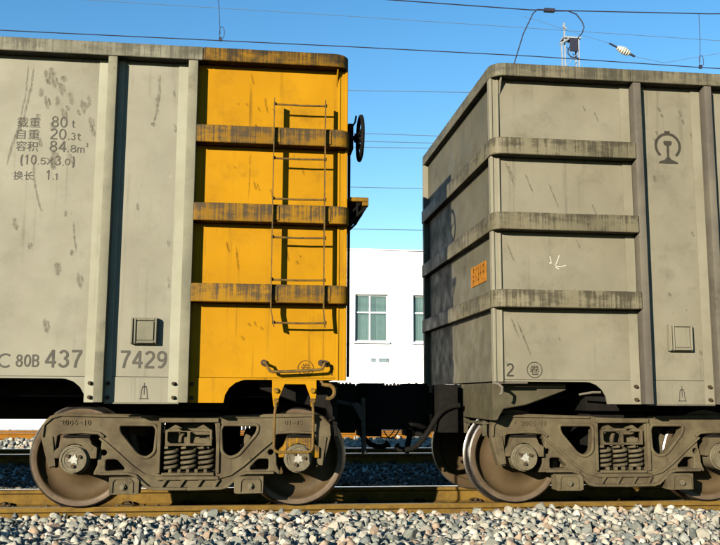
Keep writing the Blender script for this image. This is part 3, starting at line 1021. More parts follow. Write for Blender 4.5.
    # bands that wrap round the end, three of them, and the top chord
    def loop_path(u0, out, r, n=6):
        """plan path (u, y) from the near side pillar round the end to the far side"""
        pts = [(u0, out)]
        pts += [(out + r - r * math.cos(R(t)) if False else out + r + r * math.cos(R(t)), out + r + r * math.sin(R(t))) for t in [270 - 90 * i / n for i in range(n + 1)]]
        pts += [(out + r + r * math.cos(R(t)), WW - out - r + r * math.sin(R(t))) for t in [180 - 90 * i / n for i in range(n + 1)]]
        pts += [(u0, WW - out)]
        return pts
    def wrap(nm, z0, z1, u0, out, r, th, mat, endflip=False, bev=.012):
        o_ = loop_path(u0, out, r); i_ = loop_path(u0, out + th, max(r - th, .01))
        n = len(o_)
        fu = (lambda u: LEN - u) if endflip else (lambda u: u)
        mb = MB()
        vs = []
        for (a, b), (c, d) in zip(o_, i_):
            vs += [(X(fu(a)), b, z0), (X(fu(a)), b, z1), (X(fu(c)), d, z1), (X(fu(c)), d, z0)]
        fs = []
        for i in range(n - 1):
            a, b = i * 4, i * 4 + 4
            fs += [(a + j, a + (j + 1) % 4, b + (j + 1) % 4, b + j) for j in range(4)]
        fs += [(0, 3, 2, 1), tuple((n - 1) * 4 + j for j in range(4))]
        mb.add(vs, fs)
        return mb.build(nm, mat, root, bevel=bev, seg=3, smooth=50)
    bands = []
    for z0, z1 in ((3.0, 3.148), (2.345, 2.495), (1.685, 1.835)):
        bands.append(wrap('wrap_band', z0, z1, pill[0][0] - .0005, -.012, .10, .085 + .03, bandm))
        wrap('wrap_band', z0, z1, 1.2595, -.012, .10, .115, pal['pillar'], True)
    chord_u = 1.22 if pal['paint_end'] else 1.26
    wrap('top_chord', 3.70, 3.815, chord_u, -.004, .13, .15, erim)
    wrap('top_chord', 3.70, 3.815, chord_u, -.004, .13, .15, rim, True)
    for y in (0, WW):
        s_ = 1 if y == 0 else -1
        MB().box(X(chord_u), X(LEN - chord_u), y - s_ * .004, y + s_ * .146, 3.70, 3.815).build('top_chord', rim, root, bevel=.012, seg=3)
    # end walls
    for e, (u, mt) in enumerate(((.055, pal['wall']), (LEN - .067, main))):
        MB().box(X(u), X(u + .012), .13, WW - .13, 1.075, 3.72).build('end_panel', mt, root, smooth=0)
    # floor and underframe
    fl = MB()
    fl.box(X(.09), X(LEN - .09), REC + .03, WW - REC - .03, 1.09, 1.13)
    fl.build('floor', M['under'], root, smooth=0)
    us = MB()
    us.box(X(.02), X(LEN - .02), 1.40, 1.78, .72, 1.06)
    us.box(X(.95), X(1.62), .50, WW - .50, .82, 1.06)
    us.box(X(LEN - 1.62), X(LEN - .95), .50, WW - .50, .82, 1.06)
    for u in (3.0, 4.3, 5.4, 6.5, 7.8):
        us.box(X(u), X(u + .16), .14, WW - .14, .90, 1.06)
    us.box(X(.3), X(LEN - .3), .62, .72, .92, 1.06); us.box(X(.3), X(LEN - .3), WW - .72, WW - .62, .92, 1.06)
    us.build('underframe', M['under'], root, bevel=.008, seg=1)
    # end sill with tapering sides
    es = MB()
    prof = [(X(.045), 1.062), (X(.045), .745), (X(.085), .742), (X(.14), .84), (X(.34), .875), (X(.70), 1.0), (X(.70), 1.062)]
    es.prism(prof, .30, 1.36)
    es.prism(prof, WW - 1.36, WW - .30)
    es.box(X(.04), X(.12), 1.362, 1.818, .66, 1.064)
    es.build('end_sill', pal['sill'], root, bevel=.008, seg=1)
    # angle bracket hanging at the end sill
    br = MB()
    br.box(X(.02), X(.06), .55, 1.25, .70, .725); br.box(X(.02), X(.06), .55, .58, .60, .70); br.box(X(.02), X(.06), 1.22, 1.25, .60, .70)
    br.build('sill_bracket', pal['sill'], root, bevel=.004, seg=1)
    # coupler
    cp = MB()
    d = -sg                                            # direction out of the end
    Xo = lambda q: xe + d * q
    sgn = 1 if sg < 0 else -1
    Yc = lambda y: WW / 2 + sgn * y
    cp.box(Xo(-.30), Xo(.30), Yc(-.09), Yc(.09), .80, .98)
    cp.prism([(Xo(.26), Yc(-.10)), (Xo(.36), Yc(-.20)), (Xo(.66), Yc(-.23)), (Xo(.70), Yc(-.20)), (Xo(.56), Yc(-.06)), (Xo(.52), Yc(.02)), (Xo(.58), Yc(.08)), (Xo(.60), Yc(.19)), (Xo(.46), Yc(.24)), (Xo(.34), Yc(.19)), (Xo(.26), Yc(.10))], .63, 1.05, axis='z')
    cp.prism([(Xo(.50), Yc(.20)), (Xo(.50), Yc(.09)), (Xo(.60), Yc(.05)), (Xo(.67), Yc(-.02)), (Xo(.73), Yc(.02)), (Xo(.72), Yc(.14)), (Xo(.63), Yc(.23))], .66, 1.02, axis='z')
    cp.box(Xo(.28), Xo(.50), Yc(-.14), Yc(.14), .56, .629)
    cp.box(Xo(.28), Xo(.52), Yc(-.16), Yc(.12), 1.035, 1.07)
    cp.box(Xo(.03), Xo(.22), Yc(-.34), Yc(.34), .60, 1.06)
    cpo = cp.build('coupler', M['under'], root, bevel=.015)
    # air hose hanging beside the coupler
    hy = Yc(.36)
    hose = [(Xo(.02), hy, .86), (Xo(.10), hy, .85), (Xo(.22), hy, .78), (Xo(.33), hy - sgn * .03, .60), (Xo(.44), hy - sgn * .06, .47), (Xo(.56), hy - sgn * .09, .44), (Xo(.62), hy - sgn * .12, .47)]
    sm = []
    for i in range(len(hose) - 1):
        p0 = Vector(hose[max(i - 1, 0)]); p1 = Vector(hose[i]); p2 = Vector(hose[i + 1]); p3 = Vector(hose[min(i + 2, len(hose) - 1)])
        for t in (0, .25, .5, .75):
            sm.append(.5 * ((2 * p1) + (-p0 + p2) * t + (2 * p0 - 5 * p1 + 4 * p2 - p3) * t * t + (-p0 + 3 * p1 - 3 * p2 + p3) * t ** 3))
    sm.append(Vector(hose[-1]))
    ho = MB().tube(sm, .026, 8); ho.tube([sm[-2], sm[-1]], .042, 8)
    ho.build('air_hose', M['under'], root)
    D.update(root=root, panels=panels, bands=bands, X=X)
    return D

PAL1 = dict(main=M['beige'], flange=M['beige_flange'], pillar=M['beige_pillar'], rim=M['beige_rim'], end=M['yellow'], band=M['yellow_band'], end_rim=M['yellow_rim'], end_post=M['yellow'], wall=M['yellow'], paint_end=True, bolt=M['clip'], sill=M['under'])
PAL2 = dict(main=M['tan'], flange=M['tan_flange'], pillar=M['tan_pillar'], rim=M['tan_rim'], end=M['tan'], band=M['tan_band'], end_rim=M['tan_rim'], end_post=M['tan_flange'], wall=M['tan_end'], paint_end=False, bolt=M['clip'], sill=M['endsill'])
w1 = wagon('freight_wagon', 'pale beige open freight wagon with bright yellow painted end section and side ladder', 0.805, -1, PAL1)
w2 = wagon('freight_wagon', 'drab tan open freight wagon with orange placard on its end wall', 2.045, 1, PAL2)
r1, r2 = w1['root'], w2['root']

bg1, sf1, ad1, cap1 = make_bogie(r1, -1.385)
for m_ in ad1: pass
bg2 = copy_tree(bg1, (2.413 + 1.385 + (r1.location.x - r2.location.x), 0, 0), r2)
WL[bg2.name] = WL[bg1.name] + Vector((2.413 + 1.385, 0, 0))
sf2 = [c for c in bg2.children if c.name.startswith('side_frame')][0]
WL[sf2.name] = Vector((2.413, 0, 0))
# the far bogies of both wagons, beyond the frame
mid1 = 0.805 - LEN / 2; mid2 = 2.045 + LEN / 2
fb1 = copy_tree(bg1, (2 * (mid1 - (-1.385 + .915)), 0, 0), r1)
fb2 = copy_tree(bg2, (2 * (mid2 - (2.413 + .915)), 0, 0), r2)

# the adapter behind the step iron carries yellow overspray
ad1[0].data = ad1[0].data.copy()
ad1[0].data.materials[0] = M['yellow_band']
ad1[0]['label'] = 'axle adapter with yellow overspray'
# cast date on the side frames
def cast(par, body, x0, x1, z0, z1):
    n = len(body)
    p = (x1 - x0) / n
    for i, c in enumerate(body):
        zz = (z0, z1) if c != '-' else ((z0 + z1) / 2 - .004, (z0 + z1) / 2 + .004)
        ww = .82 if c != '1' else .35
        xm = x0 + p * (i + .45)
        t = text_mesh(c, xm - p * ww / 2, xm + p * ww / 2, zz[0], zz[1], Y0 + .014, depth=.012, bold=.01)
        t.build('cast_lettering', M['frame'], par, at=WL[par.name], smooth=0)
cast(sf1, '2006-10', -1.52, -1.27, .695, .738)
cast(sf1, '01-45', .325, .48, .70, .735)
cast(sf2, '2005-11', 2.40, 2.64, .69, .735)

# stencil figures drawn as strokes in a box 0.6 wide and 1 high
def el(cx, cz, rx, rz, a0, a1, n=14):
    return [(cx + rx * math.cos(R(a0 + (a1 - a0) * i / n)), cz + rz * math.sin(R(a0 + (a1 - a0) * i / n))) for i in range(n + 1)]
GL = {
 '0': [el(.30, .5, .24, .44, 90, 450, 26)], '1': [[(.14, .76), (.24, .82), (.31, .94)], [(.34, 1.0), (.34, 0)]],
 '2': [el(.30, .71, .23, .23, 165, -25, 14) + [(.40, .46), (.18, .25), (.09, .12), (.07, .05)], [(.02, .06), (.58, .06)]],
 '3': [el(.29, .73, .21, .21, 160, -80, 14), el(.29, .29, .24, .23, 85, -165, 16)], '4': [[(.44, 0), (.44, 1.0)], [(.43, .98), (.05, .31)], [(.0, .30), (.60, .30)]],
 '5': [[(.54, .94), (.12, .94)], [(.16, .98), (.09, .46)], el(.29, .33, .24, .27, 140, -160, 18)], '6': [el(.30, .31, .23, .25, 0, 360, 22), el(.42, .38, .35, .56, 185, 95, 12) + [(.50, .90)]],
 '7': [[(.02, .94), (.59, .94)], [(.55, .92), (.40, .66), (.28, .34), (.22, 0)]], '8': [el(.30, .74, .20, .20, 0, 360, 20), el(.30, .28, .24, .23, 0, 360, 22)],
 '9': [el(.30, .69, .23, .25, 0, 360, 22), el(.18, .62, .35, .56, 5, -85, 12) + [(.10, .10)]], 't': [[(.25, .95), (.25, .15), (.32, .05), (.50, .06)], [(.06, .70), (.50, .70)]],
 'm': [[(.02, .7), (.02, 0)], el(.17, .50, .14, .16, 170, 0, 8) + [(.31, 0)], el(.46, .50, .14, .16, 170, 0, 8) + [(.60, 0)]], 'x': [[(.02, .95), (.58, .05)], [(.58, .95), (.02, .05)]],
 'C': [el(.34, .5, .30, .44, 50, 310, 22)], 'B': [[(.06, 0), (.06, 1)], [(.05, .94), (.3, .94)] + el(.32, .74, .2, .20, 88, -88, 10) + [(.06, .53)], [(.3, .52)] + el(.32, .29, .23, .23, 88, -88, 10) + [(.06, .06)]],
 '(': [el(.62, .5, .40, .58, 125, 235, 10)], ')': [el(-.02, .5, .40, .58, 55, -55, 10)], '.': [[(.26, .0), (.26, .14)]]}
def figures(par, body, x0, x1, z0, z1, y, mat, t=.13):
    """each figure a mesh of its own, spaced evenly between x0 and x1"""
    n = len(body)
    H = z1 - z0
    pitch = (x1 - x0 + .12 * H) / n if n > 1 else (x1 - x0)
    w = pitch - .12 * H if n > 1 else pitch
    for i, c in enumerate(body):
        mb = MB()
        ox = x0 + pitch * i
        for k, st in enumerate(GL[c]):
            pts = [(ox + a / .6 * w, z0 + b * H) for a, b in st]
            r_ = ribbon(pts, t * H, y - .0002 * k)
            mb.add(r_.v, r_.f)
        mb.build('lettering', mat, par, smooth=0)

# ---- painted lettering on the pale wagon
PY = REC - .0025
def sheet(w, i): return w['panels'][i]
end1, mid_1, big1 = sheet(w1, 0), sheet(w1, 1), sheet(w1, 2)
figures(big1, 'C', -1.935, -1.83, 1.150, 1.262, PY, M['ink'], .14)
figures(big1, '80B', -1.795, -1.622, 1.158, 1.255, PY, M['ink'], .14)
figures(big1, '437', -1.575, -1.294, 1.155, 1.293, PY, M['ink'], .145)
figures(mid_1, '7429', -1.000, -.636, 1.155, 1.293, PY, M['ink'], .145)
for body, x0, x1, z0, z1 in (('载重', -1.895, -1.715, 3.095, 3.18), ('自重', -1.895, -1.715, 2.995, 3.08), ('容积', -1.895, -1.722, 2.895, 2.98), ('换长', -1.90, -1.745, 2.655, 2.73)):
    write(big1, 'lettering', body, x0, x1, z0, z1, PY, M['ink'])
for body, x0, x1, z0, z1 in (('80', -1.628, -1.500, 3.105, 3.200), ('t', -1.470, -1.435, 3.108, 3.172),
                             ('20', -1.632, -1.505, 3.003, 3.096), ('.', -1.497, -1.470, 3.003, 3.07), ('3t', -1.470, -1.385, 3.003, 3.066),
                             ('84', -1.632, -1.500, 2.900, 2.992), ('.', -1.497, -1.470, 2.90, 2.97), ('8m', -1.470, -1.360, 2.900, 2.962), ('3', -1.350, -1.328, 2.950, 2.985),
                             ('(', -1.860, -1.825, 2.770, 2.868), ('10', -1.825, -1.728, 2.787, 2.868), ('.', -1.722, -1.700, 2.787, 2.85), ('5x', -1.700, -1.600, 2.790, 2.846), ('3', -1.590, -1.535, 2.787, 2.868), ('.', -1.528, -1.506, 2.787, 2.85), ('0', -1.505, -1.465, 2.790, 2.846), (')', -1.455, -1.420, 2.770, 2.868),
                             ('1', -1.655, -1.605, 2.665, 2.745), ('.', -1.598, -1.575, 2.665, 2.73), ('1', -1.585, -1.545, 2.665, 2.720)):
    figures(big1, body, x0, x1, z0, z1, PY, M['ink'], .12)

# circled character and digit near the wagon ends
def circled(par, cx, cz, r, y, mat):
    ring(cx, cz, r * .90, r, y).build('lettering', mat, par, smooth=0)
    write(par, 'lettering', '卷', cx - r * .62, cx + r * .62, cz - r * .62, cz + r * .62, y, mat, .006)
circled(end1, .475, 1.165, .066, PY, M['ink_yellow'])
figures(end1, '1', .655, .715, 1.108, 1.195, PY, M['ink_yellow'], .16)
end2, mid_2 = sheet(w2, 0), sheet(w2, 1)
circled(end2, 2.402, 1.168, .068, PY, M['ink_dark'])
figures(end2, '2', 2.158, 2.222, 1.112, 1.222, PY, M['ink_dark'], .13)

# jack-point symbol low on both wagons
def jack_mark(par, cx, z0, y):
    s = .03
    for pts in ([(cx - .036, z0), (cx + .036, z0)], [(cx - .026, z0), (cx - .020, z0 + .075), (cx - .010, z0 + .095)], [(cx + .026, z0), (cx + .020, z0 + .075), (cx + .010, z0 + .095)], [(cx, z0 + .03), (cx, z0 + .125)], [(cx - .018, z0 + .095), (cx + .018, z0 + .095)]):
        ribbon(pts, .008, y).build('painted_mark', M['ink'], par, smooth=0)
sk1 = [c for c in r1.children if c.name.startswith('skirt_plate')]
sk2 = [c for c in r2.children if c.name.startswith('skirt_plate')]
jack_mark(mid_1, -.803, .915, REC - .006)
jack_mark(mid_2, 3.700, .915, REC - .006)

# railway emblem on the tan wagon
def emblem(par, cx, cz, y):
    ring(cx, cz + .01, .100, .124, y, 30, -50, 230).build('emblem', M['ink_dark'], par, smooth=0)
    e = MB()
    e.prism([(cx - .034, cz + .058), (cx - .040, cz + .045), (cx - .034, cz + .022), (cx - .012, cz + .012), (cx - .010, cz - .085), (cx - .030, cz - .112), (cx - .088, cz - .135), (cx - .088, cz - .150), (cx + .088, cz - .150), (cx + .088, cz - .135), (cx + .030, cz - .112), (cx + .010, cz - .085), (cx + .012, cz + .012), (cx + .034, cz + .022), (cx + .040, cz + .045), (cx + .034, cz + .058)], y, y + .0015)
    e.prism([(cx - .022, cz + .131), (cx - .028, cz + .150), (cx + .028, cz + .150), (cx + .022, cz + .131)], y, y + .0015)
    e.build('emblem', M['ink_dark'], par, smooth=0)
emblem(mid_2, 3.675, 3.150, PY)

# inspection plates on both wagons
def hatch(par, x0, x1, z0, z1, mat):
    h = MB()
    h.box(x0, x1, REC - .048, REC - .002, z0, z1)
    h.box(x0 + .05, x1 - .03, REC - .060, REC - .0485, z0 + .03, z1 - .03)
    b = .014
    for a in (x0 + .004, x0 + .028, x1 - .020):
        h.box(a, a + b, REC - .066, REC - .0485, z0 + .006, z1 - .006)
    h.box(x0 + .046, x1 - .024, REC - .066, REC - .0487, z0 + .006, z0 + .022); h.box(x0 + .046, x1 - .024, REC - .066, REC - .0487, z1 - .022, z1 - .006)
    h.build('plate_holder', mat, par, bevel=.003, seg=1)
hatch(r1, -.922, -.712, 1.345, 1.555, M['beige_pillar'])
hatch(r2, 3.587, 3.797, 1.338, 1.568, M['tan_flange'])

# chalk scribble and placard on the tan wagon
for pts in ([(2.555, 2.085), (2.60, 2.055), (2.66, 2.05), (2.70, 2.065)], [(2.60, 2.045), (2.625, 2.10), (2.645, 2.15)], [(2.56, 2.14), (2.575, 2.07), (2.61, 2.045), (2.64, 2.03)]):
    ribbon(pts, .007, PY).build('chalk_mark', M['chalk'], end2, smooth=0)
pc = MB().box(2.0935, 2.0985, .47, 1.00, 1.965, 2.150)
placard = pc.build('placard', M['orange'], r2, smooth=0)
pr_ = random.Random(2)
for row in range(3):
    z = 2.115 - row * .052
    y = .53
    while y < .93:
        for pts in ([(y, z + pr_.uniform(-.012, .012)), (y + pr_.uniform(.02, .05), z)], [(y + pr_.uniform(.01, .04), z + .02), (y + .02, z - pr_.uniform(.005, .024))], [(y + .005, z - .02), (y + pr_.uniform(.015, .048), z - .018)]):
            if pr_.random() < .3: continue
            w = .006
            MB().box(2.0920, 2.0934, min(p[0] for p in pts), max(p[0] for p in pts) + .004, min(p[1] for p in pts), max(p[1] for p in pts) + w).build('placard_stroke', M['placard_ink'], placard, smooth=0)
        y += .075 + pr_.uniform(0, .02)

# run marks and scuffs with shapes of their own
def stain(par, pts, w, mat=None):
    r = random.Random(int(abs(pts[0][0] * 1000 + pts[0][1] * 777)))
    fine, wid = [], []
    m = 7
    for i in range(len(pts) - 1):
        for k in range(m if i < len(pts) - 2 else m + 1):
            t = k / m
            fine.append((pts[i][0] * (1 - t) + pts[i + 1][0] * t + r.uniform(-.0012, .0012), pts[i][1] * (1 - t) + pts[i + 1][1] * t))
    n = len(fine)
    for i in range(n):
        e = min(1, (i + .3) / 3, (n - 1 - i + .3) / 3)
        wid.append(1.5 * w * e * r.uniform(.6, 1.15))
    V, F, A = [], [], []
    y = PY + .0006
    for i in range(n):
        a = Vector(fine[max(i - 1, 0)]); b = Vector(fine[min(i + 1, n - 1)])
        t = (b - a).normalized() if (b - a).length > 1e-6 else Vector((0, -1))
        q = Vector((-t.y, t.x)); p = Vector(fine[i])
        for k, e in ((-1, 0.0), (-.35, .9), (.35, .9), (1, 0.0)):
            V.append((p.x + q.x * wid[i] * k, y, p.y + q.y * wid[i] * k))
            A.append(e * min(1, i / 2.5, (n - 1 - i) / 3.0))
        if i:
            F += [((i - 1) * 4 + k, (i - 1) * 4 + k + 1, i * 4 + k + 1, i * 4 + k) for k in range(3)]
    me = MB().add(V, F).mesh('stain', mat or M['drip'], WL[par.name], smooth=0)
    at = me.attributes.new('soft', 'FLOAT', 'POINT')
    at.data.foreach_set('value', A)
    link('stain', me, par, WL[par.name])
sr = random.Random(11)
stain(big1, [(-1.79, 3.66), (-1.80, 3.45), (-1.85, 3.15), (-1.93, 2.92), (-1.96, 2.75)], .010)
stain(big1, [(-1.835, 3.66), (-1.84, 3.4), (-1.88, 3.1), (-1.945, 2.90)], .007)
stain(big1, [(-1.75, 2.86), (-1.745, 2.70), (-1.70, 2.50), (-1.66, 2.38)], .008)
for x, z in ((-1.66, 3.62), (-1.73, 3.44), (-1.60, 3.38), (-1.52, 3.30), (-1.50, 3.42), (-1.42, 3.27), (-1.74, 3.22), (-1.63, 3.15), (-1.72, 3.02), (-1.62, 2.87), (-1.53, 2.98), (-1.47, 2.90), (-1.35, 3.4), (-1.31, 3.15), (-1.68, 3.52), (-1.56, 3.55), (-1.48, 2.42), (-1.87, 2.35), (-1.75, 2.15), (-1.42, 2.1), (-1.53, 2.0)):
    L_ = sr.uniform(.05, .13)
    stain(big1, [(x, z), (x + sr.uniform(0, .02), z - L_ * .5), (x + sr.uniform(.0, .045), z - L_)], sr.uniform(.012, .024))
for x, z, w in ((-1.70, 3.60, .035), (-1.64, 3.56, .03), (-1.69, 3.38, .03), (-1.58, 3.50, .032), (-1.55, 3.28, .028), (-1.40, 3.36, .034), (-1.33, 3.22, .026), (-1.60, 2.92, .03), (-1.36, 1.92, .035), (-1.60, 1.55, .03)):
    stain(big1, [(x, z), (x + .012, z - .07), (x + .035, z - .07 - w * 2.2)], w * .45)
    stain(big1, [(x + .028, z - .02), (x + .036, z - .06), (x + .05, z - .10)], w * .3)
stain(big1, [(-1.415, 2.35), (-1.40, 2.2), (-1.375, 2.05)], .008)
stain(mid_1, [(-.775, 3.62), (-.775, 3.45), (-.785, 3.28), (-.815, 3.165)], .012)
stain(mid_1, [(-.83, 3.185), (-.81, 3.16), (-.795, 3.185)], .018)
for x, z in ((-.66, 3.47), (-.64, 3.18), (-.60, 3.12), (-.80, 3.4), (-.66, 2.2), (-.65, 1.9), (-.92, 2.5)):
    stain(mid_1, [(x, z), (x + .008, z - .04), (x + .012, z - sr.uniform(.06, .12))], .010)
for x, z, l in ((-.02, 3.66, .12), (.10, 3.45, .16), (.17, 3.35, .05), (.04, 3.36, .05), (-.06, 3.39, .04), (-.15, 2.84, .03), (.02, 2.72, .09), (.05, 2.70, .08), (.16, 2.66, .09), (-.11, 2.18, .25), (-.19, 2.2, .1), (.0, 1.53, .03), (.05, 1.55, .06), (.1, 1.5, .03), (-.05, 1.43, .05), (.02, 3.2, .02), (.42, 2.86, .10), (.30, 2.15, .12), (.38, 2.05, .03)):
    stain(end1, [(x, z), (x + .012, z - l * .5), (x + .03, z - l)], sr.uniform(.006, .011), M['drip_yellow'])
stain(end1, [(-.01, 2.98), (-.012, 2.75), (-.02, 2.52)], .006, M['drip_yellow'])
for x, z, l in ((2.17, 2.98, .25), (2.20, 2.95, .15), (2.35, 2.88, .22), (2.56, 2.8, .25), (2.25, 1.60, .35), (2.20, 1.62, .2), (2.62, 1.45, .04), (2.8, 2.3, .1), (2.95, 2.62, .12), (2.9, 3.5, .06), (2.18, 2.25, .18), (3.0, 3.45, .1)):
    stain(end2, [(x, z), (x + l * .2, z - l * .5), (x + l * .4, z - l)], .007)
for x, z, l in ((3.60, 3.52, .05), (3.62, 3.46, .04), (3.80, 3.50, .07), (3.82, 3.42, .06), (3.90, 3.30, .08), (3.55, 3.24, .08), (3.57, 3.3, .05), (3.53, 2.9, .08), (3.86, 2.4, .06), (3.62, 1.85, .04), (3.88, 1.35, .05)):
    stain(mid_2, [(x, z), (x + .01, z - l * .5), (x + .02, z - l)], .012)

# ---- ladder on the yellow end section
def ladder():
    y0, y1 = -.062, -.006
    st = MB()
    for x, xb in ((.176, .205), (.600, .615)):
        st.box(x, x + .008, y0, y1, 1.64, 3.385)
        st.prism([(x, 1.6395), (x + .008, 1.6395), (xb + .008, 1.49), (xb, 1.49)], y0, y1)
    la = st.build('ladder', M['yellow_rod'], r1, smooth=0)
    for z in (3.34, 2.88, 2.54, 2.22, 1.872, 1.525):
        o = 0.012 if z < 1.6 else 0
        x0, x1 = .186 + o * 1.6, .600 + o
        rg = MB().tube([(x0, -.034, z), (x0 + .02, -.034, z - .004), ((x0 + x1) / 2, -.034, z - .006), (x1 - .02, -.034, z - .002), (x1, -.034, z)], .0085, 8)
        rg.build('rung', M['yellow_rod'], la)
        for x in (x0, x1 + .009):
            MB().tube([(x - .012, -.034, z), (x + .008, -.034, z)], .015, 8).build('rung_end', M['clip'], la)
    for z in (3.075, 2.42, 1.76):
        for x in (.1845, .609):
            MB().box(x, x + .05, -.020, -.0125, z - .06, z + .06).build('ladder_clamp', M['yellow_band'], la, bevel=.003, seg=1)
ladder()

# grab handle, step iron and hook under the yellow section
hd = MB()
hd.tube([(.135, REC, 1.205), (.137, .03, 1.205), (.150, .012, 1.200), (.168, .01, 1.165), (.185, .01, 1.138), (.21, .01, 1.132), (.42, .01, 1.140), (.585, .01, 1.152), (.608, .01, 1.165), (.618, .012, 1.198), (.630, .03, 1.207), (.632, REC, 1.207)], .0125, 8)
hdo = hd.build('grab_handle', M['yellow_rod'], r1)
for x in (.135, .632, .60):
    MB().cyl(x, 1.207 if x != .60 else 1.21, .026, REC - .025, REC - .003, 10).build('bolt', M['clip'], hdo)
stp = MB()
stp.prism([(.205, 1.066), (.560, 1.066), (.560, .96), (.545, .855), (.515, .855), (.512, .93), (.470, 1.035), (.305, 1.035), (.262, .93), (.258, .855), (.218, .855), (.205, .96)], .02, .032)
stp.box(.205, .560, .032, REC + .03, 1.052, 1.068)
sto = stp.build('step_bracket', M['yellow'], r1, bevel=.003, seg=1)
pth = [(.238, .012, .90), (.234, .012, .845), (.228, .012, .80), (.226, .012, .56)] + [(.226 + .045 - .045 * math.cos(R(t)), .012, .545 - .045 * math.sin(R(t))) for t in (0, 30, 60, 90)] + \
      [(.535 - .045 + .045 * math.sin(R(t)), .012, .545 - .045 * math.cos(R(t))) for t in (0, 30, 60, 90)] + [(.535, .012, .80), (.533, .012, .845), (.530, .012, .90)]
MB().tube(pth, .0115, 8).build('step_iron', M['yellow_rod'], r1)
for x, z in ((.236, .985), (.236, .905), (.528, .985), (.528, .905)):
    MB().cyl(x, z, .021, -.004, .02, 6).build('bolt', M['yellow_band'], sto, smooth=0)
hk = MB()
hk.tube([(.60, .10, 1.06), (.615, .09, 1.035), (.65, .085, 1.03)] + [(.66 + .052 * math.cos(R(t)), .085, .975 + .055 * math.sin(R(t))) for t in (70, 40, 10, -20, -50, -80, -110)], .017, 8)
hk.build('hook', M['yellow_rod'], r1)
hk = MB()
hk.tube([(2.04, .10, 1.058), (2.075, .07, 1.050), (2.105, .06, 1.02), (2.10, .06, .975), (2.085, .06, .955)], .013, 8)
hk.tube([(2.04, .12, 1.058), (2.20, .12, 1.060), (2.34, .12, 1.061)], .010, 8)
hk.build('hook', M['tan_pillar'], r2)
# step rod at the right wagon's cut-out
MB().tube([(2.86, .30, .965), (2.94, .20, .985), (3.0, .16, .985)], .010, 6).build('cut_lever', M['tan_pillar'], r2)

# hand brake wheel on the shaded end of the pale wagon
def brake_wheel():
    x, y, z = .935, .28, 3.168
    r = .19
    w = MB()
    w.tube([(x, y + r * math.cos(R(t)), z + r * math.sin(R(t))) for t in range(0, 360, 12)], .017, 8, close=True)
    for t in (20, 92, 164, 236, 308):
        w.tube([(x - .03, y, z), (x - .01, y + r * .5 * math.cos(R(t)), z + r * .5 * math.sin(R(t))), (x, y + r * math.cos(R(t)), z + r * math.sin(R(t)))], .011, 6)
    w.tube([(x - .05, y, z), (x + .005, y, z)], .04, 12)
    wo = w.build('brake_wheel', M['under'], r1)
    b = MB()
    b.box(.818, .865, y - .10, y + .10, z - .13, z + .10)
    b.tube([(.86, y, z), (.93, y, z)], .022, 8)
    b.tube([(.86, y - .03, z + .09), (.885, y - .04, z + .13), (.895, y - .04, z + .19)], .009, 6)
    b.tube([(.84, y, z - .1), (.84, y, 1.1)], .014, 6)
    b.build('brake_housing', M['under'], r1, bevel=.006)
brake_wheel()

# brakeman's platform bracket on the same end
pf = MB()
pf.box(.818, .992, .14, .95, 2.575, 2.612)
pf.box(.94, .992, .14, .95, 2.54, 2.5745)
po = pf.build('platform', M['yellow_band'], r1, bevel=.005, seg=1)
for y in (.17, .55, .92):
    st = MB()
    st.tube([(.985, y, 2.545), (.90, y, 2.46), (.83, y, 2.38)], .011, 6); st.tube([(.93, y, 2.57), (.83, y, 2.46)], .009, 6); st.tube([(.90, y, 2.57), (.90, y, 2.46)], .009, 6)
    st.build('strut', M['under'], po)

# hanging pipe bracket between the wagons, lit by the sun
pp = MB()
pp.prism([(.955, .88), (1.02, .885), (1.085, .80), (1.085, .74), (1.045, .72), (.99, .82)], 1.0, 1.03)
pp.tube([(1.066, 1.03, .93), (1.066, 1.03, .76), (1.072, 1.03, .60), (1.078, 1.03, .42)], .022, 8)
pp.tube([(.80, 1.06, .90), (.97, 1.05, .86)], .02, 8)
pp.build('hose_bracket', M['hose'], r1)
pp = MB()
pp.tube([(1.80, 1.46, .80), (1.68, 1.46, .79), (1.61, 1.46, .74), (1.585, 1.46, .60), (1.545, 1.46, .40)], .028, 8)
pp.tube([(1.592, 1.46, .62), (1.58, 1.46, .56)], .04, 8)
pp.build('brake_hose', M['under'], r2)
ch = MB()
for c0, c1, s_ in (((1.20, 1.3, .66), (1.42, 1.35, .64), .10), ((1.30, 1.3, .62), (1.46, 1.3, .66), .09)):
    a, b = Vector(c0), Vector(c1)
    ch.tube([a.lerp(b, i / 10) - Vector((0, 0, s_ * 4 * (i / 10) * (1 - i / 10))) for i in range(11)], .006, 5)
ch.build('release_chain', M['under'], r1)

# ------------------------------------------------------------------ overhead line
def wire(pts, r, label, mat, group='overhead wires'):
    o = MB().tube(pts, r, 6).build('overhead_wire', mat)
    return tag(o, label, 'overhead wire', group)

